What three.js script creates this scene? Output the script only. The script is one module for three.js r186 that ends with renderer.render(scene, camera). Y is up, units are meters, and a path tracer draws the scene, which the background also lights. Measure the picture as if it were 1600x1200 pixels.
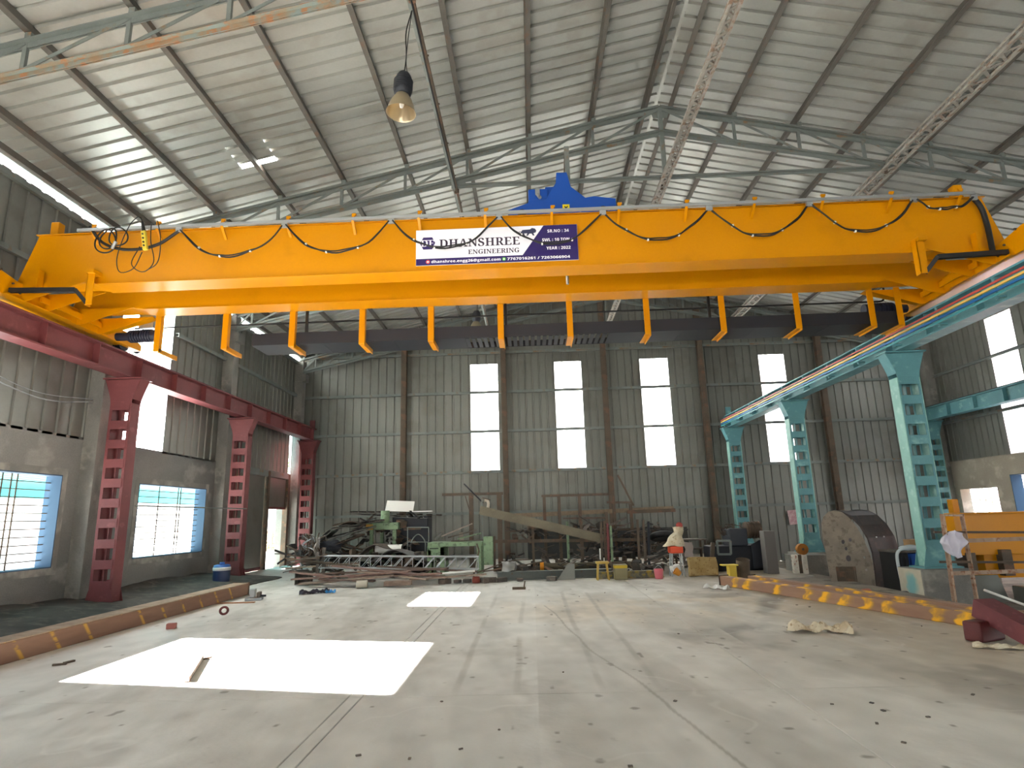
import * as THREE from 'three';
import { mergeGeometries } from 'three/addons/utils/BufferGeometryUtils.js';
import { RoundedBoxGeometry } from 'three/addons/geometries/RoundedBoxGeometry.js';

// ---------- camera, sky, sun, exposure ----------
const scene = new THREE.Scene();
const FOC = 947, EYE = 1.5;
const camera = new THREE.PerspectiveCamera(2 * Math.atan(600 / FOC) * 180 / Math.PI, 4 / 3, 0.05, 400);
camera.rotation.order = 'YXZ';
camera.position.set(0, EYE, 0);
camera.rotation.set(0.21595, 0.02678, -0.02775);
camera.updateMatrixWorld();
const renderer = new THREE.WebGLRenderer();
renderer.toneMapping = THREE.LinearToneMapping;
renderer.toneMappingExposure = 4.0;
renderer.shadowMap.enabled = true;
const SUN = new THREE.Vector3(-1, 0.62, -0.2).normalize();
{ // hazy bright sky: white near the horizon, pale blue overhead
  const w = 64, h = 128, d = new Uint8Array(w * h * 4);
  for (let y = 0; y < h; y++) for (let x = 0; x < w; x++) { const e = Math.max(0, (y + 0.5) / h * 2 - 1), t = Math.pow(Math.sin(e * Math.PI / 2), 0.6), k = 4 * (y * w + x); d[k] = 250 - 52 * t; d[k + 1] = 249 - 27 * t; d[k + 2] = 244 + 2 * t; d[k + 3] = 255; }
  const sky = new THREE.DataTexture(d, w, h); sky.colorSpace = THREE.SRGBColorSpace; sky.mapping = THREE.EquirectangularReflectionMapping; sky.magFilter = sky.minFilter = THREE.LinearFilter; sky.needsUpdate = true;
  scene.background = sky; scene.backgroundIntensity = 1.6; }
const sun = new THREE.DirectionalLight(0xfffdfa, 40);
sun.position.copy(SUN).multiplyScalar(60); sun.target.position.set(0, 0, -10); sun.position.add(sun.target.position);
sun.castShadow = true;
Object.assign(sun.shadow.camera, { left: -30, right: 30, top: 30, bottom: -30, near: 1, far: 140 });
sun.shadow.mapSize.set(4096, 4096);
scene.add(sun, sun.target);

// ---------- helpers ----------
let seed = 12345;
const rnd = () => { seed |= 0; seed = seed + 0x6D2B79F5 | 0; let t = Math.imul(seed ^ seed >>> 15, 1 | seed); t = t + Math.imul(t ^ t >>> 7, 61 | t) ^ t; return ((t ^ t >>> 14) >>> 0) / 4294967296; };
const rr = (a, b) => a + (b - a) * rnd();
const V = (a) => Array.isArray(a) ? new THREE.Vector3(...a) : a;
const eq = camera.quaternion;
const ray = (px, py) => new THREE.Vector3((px - 800) / FOC, -(py - 600) / FOC, -1).applyQuaternion(eq);
const at = (px, py, z) => { const d = ray(px, py), t = z / d.z; return [d.x * t, EYE + d.y * t, z]; };        // a photograph point at depth z
const fl = (px, py, y = 0) => { const d = ray(px, py), t = (y - EYE) / d.y; return [d.x * t, y, d.z * t]; };    // a photograph point on a level
const ax = (px, py, x) => { const d = ray(px, py), t = x / d.x; return [x, EYE + d.y * t, d.z * t]; };
const foot = (px, py, z, y = 0) => { const p = at(px, py, z); p[1] = y; return p; };
const clean = (g) => { if (g.index) g = g.toNonIndexed(); for (const k of Object.keys(g.attributes)) if (k !== 'position' && k !== 'normal') g.deleteAttribute(k); return g; };
function triUV(g) {
  const p = g.attributes.position, n = g.attributes.normal, uv = new Float32Array(p.count * 2);
  for (let i = 0; i < p.count; i += 3) {
    let x = 0, y = 0, z = 0;
    for (let k = 0; k < 3; k++) { x += n.getX(i + k); y += n.getY(i + k); z += n.getZ(i + k); }
    x = Math.abs(x); y = Math.abs(y); z = Math.abs(z);
    for (let k = 0; k < 3; k++) {
      const j = i + k; let u, v;
      if (y >= x && y >= z) { u = p.getX(j); v = -p.getZ(j); } else if (x >= z) { u = p.getZ(j); v = p.getY(j); } else { u = p.getX(j); v = p.getY(j); }
      uv[2 * j] = u; uv[2 * j + 1] = v;
    }
  }
  g.setAttribute('uv', new THREE.BufferAttribute(uv, 2));
  return g;
}
const used = new Map();
const numbered = (n) => { const k = used.get(n) || 0; used.set(n, k + 1); return k ? n + '_' + String(k).padStart(3, '0') : n; };
function mk(name, geos, mat, parent = scene, label) {
  const list = (Array.isArray(geos) ? geos.flat(3) : [geos]).map(clean);
  const g = triUV(list.length > 1 ? mergeGeometries(list) : list[0]);
  const m = new THREE.Mesh(g, mat);
  m.name = parent === scene ? numbered(name) : name; m.castShadow = m.receiveShadow = true;
  if (label) m.userData.label = label;
  parent.add(m); return m;
}
const mks = (name, list, mat, parent) => list.map((g) => mk(name, g, mat, parent));   // alike pieces, each a part of its own
function tag(o, label, category, group) { o.userData.label = label; o.userData.category = category; if (group) o.userData.group = group; return o; }
function thing(name, label, category, group) { const o = new THREE.Group(); o.name = numbered(name); scene.add(o); return tag(o, label, category, group); }
function struct(name, kind = 'structure') { const o = new THREE.Group(); o.name = numbered(name); o.userData.kind = kind; scene.add(o); return o; }
function settle(t) {       // puts the group's origin at the thing's base
  const b = new THREE.Box3().setFromObject(t), c = b.getCenter(new THREE.Vector3()); c.y = b.min.y;
  if (t.isMesh) { t.geometry.translate(-c.x, -c.y, -c.z); t.position.copy(c); return t; }
  for (const k of t.children) k.position.sub(c);
  t.position.copy(c); return t;
}
const one = (name, geos, mat, label, category, group) => settle(tag(mk(name, geos, mat), label, category, group));
// geometry
const box = (w, h, d, x = 0, y = 0, z = 0, rx = 0, ry = 0, rz = 0) => { const g = new THREE.BoxGeometry(w, h, d); if (rx) g.rotateX(rx); if (rz) g.rotateZ(rz); if (ry) g.rotateY(ry); return g.translate(x, y, z); };
const rbox = (w, h, d, x = 0, y = 0, z = 0, r = 0.012, ry = 0, rz = 0, rx = 0) => { const g = new RoundedBoxGeometry(w, h, d, 1, r); if (rx) g.rotateX(rx); if (rz) g.rotateZ(rz); if (ry) g.rotateY(ry); return g.translate(x, y, z); };
const span = (x0, x1, y0, y1, z0, z1) => box(Math.abs(x1 - x0), Math.abs(y1 - y0), Math.abs(z1 - z0), (x0 + x1) / 2, (y0 + y1) / 2, (z0 + z1) / 2);
const rspan = (x0, x1, y0, y1, z0, z1, r = 0.01) => rbox(Math.abs(x1 - x0), Math.abs(y1 - y0), Math.abs(z1 - z0), (x0 + x1) / 2, (y0 + y1) / 2, (z0 + z1) / 2, r);
function basis(a, b, up) {
  a = V(a); b = V(b); const z = b.clone().sub(a), L = z.length(); z.normalize();
  let u = up ? V(up) : Math.abs(z.y) > 0.95 ? new THREE.Vector3(0, 0, 1) : new THREE.Vector3(0, 1, 0);
  const x = u.clone().cross(z).normalize(), y = z.clone().cross(x);
  return { m: new THREE.Matrix4().makeBasis(x, y, z).setPosition(a), L };
}
const bar = (a, b, w, h, up) => { const { m, L } = basis(a, b, up); return new THREE.BoxGeometry(w, h, L).translate(0, 0, L / 2).applyMatrix4(m); };
function sweep(a, b, pts, up) { const { m, L } = basis(a, b, up); return new THREE.ExtrudeGeometry(new THREE.Shape(pts.map((p) => new THREE.Vector2(...p))), { depth: L, bevelEnabled: false }).applyMatrix4(m); }
const secI = (w, h, tf, tw) => [[-w / 2, -h / 2], [w / 2, -h / 2], [w / 2, -h / 2 + tf], [tw / 2, -h / 2 + tf], [tw / 2, h / 2 - tf], [w / 2, h / 2 - tf], [w / 2, h / 2], [-w / 2, h / 2], [-w / 2, h / 2 - tf], [-tw / 2, h / 2 - tf], [-tw / 2, -h / 2 + tf], [-w / 2, -h / 2 + tf]];
const secC = (w, h, t) => [[-w / 2, -h / 2], [w / 2, -h / 2], [w / 2, -h / 2 + t], [-w / 2 + t, -h / 2 + t], [-w / 2 + t, h / 2 - t], [w / 2, h / 2 - t], [w / 2, h / 2], [-w / 2, h / 2]];
const secL = (s, t) => [[0, 0], [s, 0], [s, t], [t, t], [t, s], [0, s]];
const rod = (a, b, r, seg = 8, r2 = r) => { const { m, L } = basis(a, b); return new THREE.CylinderGeometry(r2, r, L, seg).rotateX(Math.PI / 2).translate(0, 0, L / 2).applyMatrix4(m); };
const tube = (pts, r, n = 24, k = 6, closed = false) => new THREE.TubeGeometry(new THREE.CatmullRomCurve3(pts.map(V), closed, 'centripetal'), n, r, k, closed);
function plate(pts, depth, bevel = 0, holes = []) {       // outline in x, y, extruded along +z
  const s = new THREE.Shape(pts.map((p) => new THREE.Vector2(...p)));
  for (const h of holes) s.holes.push(new THREE.Path(h.map((p) => new THREE.Vector2(...p))));
  return new THREE.ExtrudeGeometry(s, { depth, bevelEnabled: bevel > 0, bevelSize: bevel, bevelThickness: bevel, bevelOffset: -bevel, bevelSegments: 1 });
}
const lathe = (pts, seg = 20) => new THREE.LatheGeometry(pts.map((p) => new THREE.Vector2(...p)), seg);
const rect = (x0, x1, y0, y1) => [[x0, y0], [x1, y0], [x1, y1], [x0, y1]];
const sideways = (g) => g.applyMatrix4(new THREE.Matrix4().makeBasis(new THREE.Vector3(0, 0, -1), new THREE.Vector3(0, 1, 0), new THREE.Vector3(1, 0, 0)));   // outline x -> -z, extrusion -> +x
function lumpy(g, amt, f = 6, s = 0) {  // uneven surface for cloth, stone, sacks
  g = g.index ? g : g; const p = g.attributes.position, v = new THREE.Vector3();
  for (let i = 0; i < p.count; i++) { v.fromBufferAttribute(p, i); const k = amt * (Math.sin(v.x * f + s) * Math.cos(v.z * f * 1.3 + s * 2) + 0.6 * Math.sin(v.y * f * 1.7 + v.x * f * 0.7 + s * 3)); v.addScaledVector(v.clone().normalize(), k); p.setXYZ(i, v.x, v.y, v.z); }
  g.computeVertexNormals(); return g;
}
// corrugated sheet: O + u U + v W, ribs pushed along N
function corr(O, U, W, N, uLen, v0a, v0b, v1a, v1b, ribs = 3, h = 0.032) {
  const pr = [], p = uLen / ribs;
  for (let i = 0; i < ribs; i++) pr.push([i * p, 0], [i * p + p * 0.72, 0], [i * p + p * 0.76, h], [i * p + p * 0.96, h]);
  pr.push([uLen, 0]);
  const pos = [], o = V(O), a = V(U), b = V(W), n = V(N), P = (u, v, k) => { const q = o.clone().addScaledVector(a, u).addScaledVector(b, v).addScaledVector(n, k); return [q.x, q.y, q.z]; };
  for (let i = 0; i + 1 < pr.length; i++) {
    const [u0, n0] = pr[i], [u1, n1] = pr[i + 1], t0 = u0 / uLen, t1 = u1 / uLen, lo = (t) => v0a + (v0b - v0a) * t, hi = (t) => v1a + (v1b - v1a) * t;
    const A = P(u0, lo(t0), n0), B = P(u1, lo(t1), n1), C = P(u1, hi(t1), n1), D = P(u0, hi(t0), n0);
    pos.push(...A, ...B, ...C, ...A, ...C, ...D);
  }
  const g = new THREE.BufferGeometry(); g.setAttribute('position', new THREE.Float32BufferAttribute(pos, 3)); g.computeVertexNormals(); return g;
}

// ---------- textures ----------
const hash = (x, y, s) => { let h = Math.imul(x, 374761393) ^ Math.imul(y, 668265263) ^ Math.imul(s, 1442695041); h = Math.imul(h ^ h >>> 13, 1274126177); return ((h ^ h >>> 16) >>> 0) / 4294967296; };
function vn(x, y, per, s) { const xi = Math.floor(x), yi = Math.floor(y), fx = x - xi, fy = y - yi, w = (k) => ((k % per) + per) % per, u = fx * fx * (3 - 2 * fx), v = fy * fy * (3 - 2 * fy);
  const a = hash(w(xi), w(yi), s), b = hash(w(xi + 1), w(yi), s), c = hash(w(xi), w(yi + 1), s), d = hash(w(xi + 1), w(yi + 1), s); return a + (b - a) * u + (c - a) * v + (a - b - c + d) * u * v; }
function fbm(u, v, per, oct, s) { let t = 0, a = 0.5, n = 0; for (let i = 0; i < oct; i++) { t += a * vn(u * per, v * per, per, s + i); n += a; a *= 0.55; per *= 2; } return t / n; }
const sm = (a, b, x) => { x = Math.min(1, Math.max(0, (x - a) / (b - a))); return x * x * (3 - 2 * x); };
const mix = (a, b, t) => [a[0] + (b[0] - a[0]) * t, a[1] + (b[1] - a[1]) * t, a[2] + (b[2] - a[2]) * t];
const rgb = (h) => [h >> 16 & 255, h >> 8 & 255, h & 255];
function tex(w, h, mx, my, fn, srgb = true) {
  const d = new Uint8Array(w * h * 4);
  for (let j = 0; j < h; j++) for (let i = 0; i < w; i++) { const c = fn((i + 0.5) / w, (j + 0.5) / h), k = 4 * (j * w + i); d[k] = Math.max(0, Math.min(255, c[0])); d[k + 1] = Math.max(0, Math.min(255, c[1])); d[k + 2] = Math.max(0, Math.min(255, c[2])); d[k + 3] = 255; }
  const t = new THREE.DataTexture(d, w, h); t.wrapS = t.wrapT = THREE.RepeatWrapping; t.magFilter = t.minFilter = THREE.LinearFilter; if (srgb) t.colorSpace = THREE.SRGBColorSpace; t.repeat.set(1 / mx, 1 / my); t.needsUpdate = true; return t;
}
// two tones broken up by blotches and fine grain
const mottled = (a, b, c, size, s, k = 0.55, grain = 10, px = 256) => tex(px, px, size, size, (u, v) => { const n = fbm(u, v, 4, 5, s), m = fbm(u, v, 11, 4, s + 40), g = (hash(Math.floor(u * px), Math.floor(v * px), s) - 0.5) * grain; let col = mix(rgb(a), rgb(b), sm(0.3, 0.7, n)); col = mix(col, rgb(c), sm(k - 0.06, k + 0.22, m)); return [col[0] + g, col[1] + g, col[2] + g]; });
const std = (o) => new THREE.MeshStandardMaterial(o);
const T = {};
T.galv = mottled(0xb6b6b0, 0xaeaea8, 0xa6a39b, 6.2, 3, 0.56, 4);
T.rust = mottled(0x574c41, 0x645749, 0x745847, 1.3, 7, 0.6, 12);
T.frame = mottled(0x7b817d, 0x707672, 0x84694f, 1.7, 11, 0.66, 8);
T.oxide = mottled(0x74393a, 0x693335, 0x834a49, 1.9, 17, 0.64, 7);
T.teal = mottled(0x558a90, 0x5f949a, 0x7fadad, 2.1, 23, 0.66, 6);
T.wood = tex(256, 256, 1.6, 1.6, (u, v) => { const n = fbm(u * 0.25, v, 8, 5, 31), g = fbm(u, v, 24, 3, 33), c = mix(rgb(0x8b7d72), rgb(0xb3a69a), n), k = (g - 0.5) * 40; return [c[0] + k, c[1] + k, c[2] + k]; });
T.concrete = mottled(0x85837d, 0x74726d, 0x98958c, 2.7, 41, 0.66, 10);
T.sack = mottled(0xd6cdb8, 0xc4b79c, 0xa8977a, 0.5, 47, 0.6, 26);
T.junk = mottled(0x6b6259, 0x55504b, 0x85766a, 0.9, 53, 0.58, 16);
T.yellow = mottled(0xcd8600, 0xc98300, 0xc17e00, 5.0, 59, 0.7, 3);
T.stripe = tex(512, 128, 4.2, 0.7, (u, v) => {          // worn primer with slanting yellow brush marks
  let c = mix(rgb(0x9c7a62), rgb(0x84614d), fbm(u, v, 8, 5, 61)); const q = u * 11 - v * 0.8 + 0.7 * (fbm(u, v, 6, 3, 64) - 0.5), i = Math.floor(q), f = q - i, on = hash(((i % 11) + 11) % 11, 3, 62) > 0.22 ? sm(0.1, 0.22, f) * (1 - sm(0.4, 0.85, f)) : 0;
  c = mix(c, rgb(0xefb01c), on * (0.45 + 0.55 * sm(0.3, 0.6, fbm(u * 3 - v * 0.3, v * 0.4, 14, 4, 63))) * sm(0.9, 0.4, f)); return c; });
T.faint = tex(512, 128, 4.2, 0.7, (u, v) => { let c = mix(rgb(0x8e6c56), rgb(0x73533f), fbm(u, v, 8, 5, 65)); const q = u * 7 - v * 0.9, i = Math.floor(q), f = q - i; c = mix(c, rgb(0xd9a630), hash(i, 5, 66) > 0.35 ? 0.7 * sm(0.3, 0.36, f) * (1 - sm(0.4, 0.48, f)) * sm(0.3, 0.55, fbm(u, v, 20, 3, 67)) : 0); return c; });
T.plaster = tex(768, 512, 9, 6, (u, v) => {
  const n = fbm(u, v, 5, 6, 71), m = fbm(u, v, 9, 6, 73); let c = mix(rgb(0x757572), rgb(0x858480), sm(0.3, 0.7, n));
  c = mix(c, rgb(0xa9a69e), sm(0.6, 0.74, m) * 0.55); const g = (hash(Math.floor(u * 768), Math.floor(v * 512), 5) - 0.5) * 10; return [c[0] + g, c[1] + g, c[2] + g]; });
T.floor = tex(1280, 1792, 20, 28, (u, v) => {
  const x = u < 0.5 ? u * 20 : u * 20 - 20, z = v > 0.87 ? (1 - v) * 28 : -v * 28;
  const n = fbm(u, v, 7, 6, 81), m = fbm(u, v, 19, 5, 83), s = fbm(u * 0.5 + v * 0.35, v * 0.3, 24, 4, 87), f = fbm(u, v, 90, 2, 89);
  let c = mix(rgb(0xd0cdc6), rgb(0xbcb9b2), sm(0.3, 0.72, n));
  c = mix(c, rgb(0xcac6be), sm(0.58, 0.7, s) * 0.55);
  const brown = sm(0.5, 5.5, x + (n - 0.5) * 5) * sm(-4, -7, z);
  c = mix(c, rgb(0xa08c70), 0.55 * brown);
  c = mix(c, rgb(0xc2a37a), 0.35 * sm(2.6, 0.4, Math.hypot((x - 2.2) / 1.7, z + 10.6)) * sm(0.35, 0.6, m));  // warm pool of sunlight painted into the floor colour
  c = mix(c, rgb(0x6f675c), 0.6 * sm(0.62, 0.75, m) * (0.35 + 0.65 * brown));
  const d = Math.abs((x - 3.0) * 0.86 + (z + 9.2) * 0.5 + (n - 0.5) * 1.2); // oily trail
  c = mix(c, rgb(0x55504a), 0.55 * sm(0.32, 0.05, d) * sm(0.4, 0.6, m) * (x > 2.4 && x < 5.2 ? 1 : 0));
  for (const lx of [-0.75, -0.2, 0.55, 1.05]) c = mix(c, rgb(0x8b8479), 0.4 * sm(0.05, 0.015, Math.abs(x - lx - (n - 0.5) * 0.15)) * sm(0.36, 0.55, m) * sm(-5.5, -6.4, z) * sm(-15, -13, z));
  const cr = Math.abs(x - 1.25 + (z + 4) * -0.16 - (s - 0.5) * 0.3); c = mix(c, rgb(0x7b7468), 0.5 * sm(0.02, 0.006, cr) * (z > -11 ? 1 : 0));
  const st = fbm(u * 2 + v * 0.6, v * 0.5 - u * 0.4, 16, 5, 191), sp = fbm(u, v, 160, 2, 193), sc = Math.abs(fbm(u + v * 0.7, v - u * 0.5, 12, 4, 195) - 0.5);
  c = mix(c, rgb(0x9a958b), 0.38 * sm(0.5, 0.75, st)); c = mix(c, rgb(0xd8d5cf), 0.35 * sm(0.45, 0.3, st));
  c = mix(c, rgb(0x6a6459), 0.6 * sm(0.84, 0.9, sp)); c = mix(c, rgb(0xdcd9d2), 0.3 * sm(0.012, 0.003, sc) * sm(0.4, 0.6, m));
  const g = (f - 0.5) * 26; return [c[0] + g, c[1] + g, c[2] + g]; });
T.floorRough = tex(512, 512, 5, 5, (u, v) => { const k = 130 + 90 * fbm(u, v, 9, 5, 93); return [k, k, k]; }, false);
T.bump = tex(256, 256, 1.1, 1.1, (u, v) => { const k = 255 * fbm(u, v, 16, 5, 97); return [k, k, k]; }, false);
const M = {
  floor: std({ map: T.floor, roughnessMap: T.floorRough, roughness: 0.95, bumpMap: T.bump, bumpScale: 0.004 }),
  dirt: std({ map: mottled(0x8c8478, 0x746c61, 0x5d564d, 3.3, 101, 0.55, 16), roughness: 1 }),
  yard: std({ map: mottled(0xc4c2bd, 0xb6b3ad, 0xa6a299, 6, 103, 0.6, 10), roughness: 1 }),
  plaster: std({ map: T.plaster, roughness: 0.95, bumpMap: T.bump, bumpScale: 0.006 }),
  patch: std({ map: mottled(0x7d7c78, 0x8a8882, 0xa5a198, 3.4, 115, 0.52, 6, 256), roughness: 0.95 }),
  plaster2: std({ map: mottled(0xb3aa9b, 0xa59c8d, 0xc2baab, 4, 113, 0.6, 8), roughness: 0.95 }),
  concrete: std({ map: T.concrete, roughness: 0.95, bumpMap: T.bump, bumpScale: 0.008 }),
  galv: [0xb4b5b2, 0xacada9, 0xa5a6a2].map((c) => std({ map: T.galv, color: c, roughness: 0.4, metalness: 0.35 })),
  roof: [0xffffff, 0xf6f6f4, 0xeeeeec].map((c) => std({ map: T.galv, color: c, roughness: 0.38, metalness: 0.3 })),
  frame: std({ map: T.frame, roughness: 0.6, metalness: 0.2 }),
  purlin: std({ map: mottled(0x625d55, 0x57534c, 0x6a5546, 1.9, 13, 0.62, 8), roughness: 0.7 }),
  trussRust: std({ map: mottled(0x7b8783, 0x8a7258, 0x9a6a48, 1.3, 19, 0.5, 8), roughness: 0.7 }),
  lacing: std({ map: mottled(0x98938a, 0x8a857c, 0x7d6553, 0.9, 15, 0.6, 10), roughness: 0.65 }),
  rust: std({ map: T.rust, roughness: 0.85, metalness: 0.15 }),
  oxide: std({ map: T.oxide, roughness: 0.6 }),
  teal: std({ map: T.teal, roughness: 0.55 }),
  yellow: new THREE.MeshPhysicalMaterial({ map: T.yellow, roughness: 0.34, specularIntensity: 0.45 }),
  black: std({ color: 0x161616, roughness: 0.6 }),
  darkSteel: std({ color: 0x2b2d33, roughness: 0.5, metalness: 0.4 }),
  bluePaint: std({ color: 0x0049a4, roughness: 0.55 }),
  bluegrey: std({ color: 0x3f5a74, roughness: 0.8 }),
  tealLit: std({ map: mottled(0x7fb0a6, 0x8bbab0, 0x9cc4ba, 1.6, 25, 0.6, 6), roughness: 0.55 }),  // paler copy of teal: side light painted into the flange colour
  steel: std({ color: 0xa7abad, roughness: 0.35, metalness: 0.6 }),
  white: std({ color: 0xe6e4df, roughness: 0.6 }),
  wood: std({ map: T.wood, roughness: 0.85 }),
  junk: std({ map: T.junk, roughness: 0.8, metalness: 0.2 }),
  sack: std({ map: T.sack, roughness: 1 }),
  green: std({ map: mottled(0x839b79, 0x778f6e, 0x55644d, 0.8, 107, 0.56, 10), roughness: 0.6 }),
  stripe: std({ map: T.stripe, roughness: 0.7 }), faint: std({ map: T.faint, roughness: 0.7 }),
  maroon: std({ map: mottled(0x6d3033, 0x62292d, 0x7a4042, 0.8, 109, 0.66, 6), roughness: 0.65 }),
  milky: new THREE.MeshPhysicalMaterial({ color: 0xf4f6f2, transmission: 0.95, thickness: 0, roughness: 1 }),
  glass: new THREE.MeshPhysicalMaterial({ color: 0xffffff, transmission: 1, thickness: 0, roughness: 0.02 }),
};

// ---------- ground and floor ----------
const ZF = 14, ZB = -23.3, XL = -9.1, XR = 15.4, RIDGE = 3.2, LOW = -0.33;
{ const g = struct('ground'); mk('yard_surface', box(120, 0.3, 120, 0, LOW - 0.16, -10), M.yard, g);
  mk('aisle_floor', span(4.4, XR, LOW - 0.005, LOW, ZB, ZF), M.dirt, g);
  mk('paving', span(-24, XL - 0.42, LOW, -0.06, -30, 8), M.yard, g); }
{ const f = struct('floor');
  const slab = (pts) => { const g = plate(pts.map(([x, z]) => [x, -z]), 0.29, 0.005); g.rotateX(-Math.PI / 2).translate(0, -0.295, 0); mk('slab', g, M.floor, f); };
  const e = 0.003;
  for (const [z0, z1] of [[ZF, -5.7 + e], [-5.7 - e, ZB]]) {
    slab([[XL, z0], [XL, z1], [-1.66 - e, z1], [-1.66 - e, z0]].reverse());
    slab([[-1.54 + e, z0], [-1.54 + e, z1], [2.08 - e, z1], [2.08 - e, z0]].reverse());
    slab([[-1.66 + e, z0], [-1.66 + e, z1], [-1.54 - e, z1], [-1.54 - e, z0]].reverse());
  }
  slab([[2.08 + e, ZF], [9, ZF], [7.2, -4], [6.72, -5.7 + e], [2.08 + e, -5.7 + e]]);
  slab([[2.08 + e, -5.7 - e], [6.7, -5.7 - e], [6.0, -8.15], [4.5, -13.25], [4.7, -14.0], [6.4, -14.7], [6.8, ZB], [2.08 + e, ZB]]);
  mk('joint_filler', span(XL, 6.7, -0.2, -0.014, ZB, ZF), M.dirt, f); }

// ---------- corrugated walls and roof ----------
const SL = 0.2275, roofY = (x) => 10.82 - SL * Math.abs(x - RIDGE), chordY = (x) => 10.5 - SL * Math.abs(x - RIDGE);
function sheets(parent, O, U, N, cuts, lo, hi, pick = () => M.galv[Math.floor(rnd() * 3)]) {   // one mesh per sheet along U
  for (let i = 0; i + 1 < cuts.length; i++) {
    const [a, b] = [cuts[i], cuts[i + 1]], n = Math.max(1, Math.round((b - a) / 0.93));
    for (let k = 0; k < n; k++) { const u0 = a + (b - a) * k / n, u1 = a + (b - a) * (k + 1) / n; const spans = lo(i, (u0 + u1) / 2);
      for (const [y0, y1] of spans) { const o = V(O).addScaledVector(V(U), u0), top = (u) => y1 === 'roof' ? hi(u) : y1; mk('wall_sheet', corr(o, U, [0, 1, 0], N, u1 - u0, y0, y0, top(u0), top(u1), Math.max(1, Math.round((u1 - u0) / 0.31))), pick(), parent); } }
  }
}
const winB = [[-2.26, -1.18], [1.06, 2.12], [4.42, 5.52], [9.06, 10.04]], WB0 = 3.21, WB1 = 7.45;
const windows = [];
function windowPanes(name, O, U, N, w, levels) { const g = struct(name); for (let i = 0; i + 1 < levels.length; i++) mk('pane', corr(O, U, [0, 1, 0], N, w, levels[i], levels[i], levels[i + 1], levels[i + 1], 3), M.milky, g); windows.push(g); }
{ const w = struct('wall_back'); const cuts = [XL]; for (const [a, b] of winB) cuts.push(a, b); cuts.push(XR);
  sheets(w, [0, 0, ZB], [1, 0, 0], [0, 0, -1], cuts, (i) => i % 2 ? [[-0.33, WB0], [WB1, 'roof']] : [[-0.33, 'roof']], (x) => roofY(x) + 0.01);
  for (const y of [1.68, 3.21, 4.76, 6.3, 7.9]) mk('girt', sweep([XL, y, ZB + 0.06], [XR, y, ZB + 0.06], secC(0.08, 0.1, 0.012)), M.frame, w);
  for (const x of [-4.85, -0.94, 2.98, 6.74, 11.29]) mk('wall_post', sweep([x, LOW, ZB + 0.22], [x, chordY(x) - 0.3, ZB + 0.22], secI(0.2, 0.2, 0.015, 0.012)), M.rust, w);
  winB.forEach(([a, b], i) => windowPanes('window_' + (i + 1), [a, 0, ZB], [1, 0, 0], [0, 0, -1], b - a, [WB0, 4.76, 6.3, WB1])); }
function masonry(parent, x0, x1, y0, y1, za, zb, holes, mat = M.plaster) {       // za > zb ; holes [z0, z1, y0, y1]
  const g = plate(rect(-za, -zb, y0, y1), x1 - x0, 0, holes.map(([a, b, c, d]) => rect(-a, -b, c, d)));
  g.applyMatrix4(new THREE.Matrix4().makeBasis(new THREE.Vector3(0, 0, -1), new THREE.Vector3(0, 1, 0), new THREE.Vector3(1, 0, 0))).translate(x0, 0, 0);
  return mk('masonry', g, mat, parent);
}
const MW = 3.32;
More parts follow.
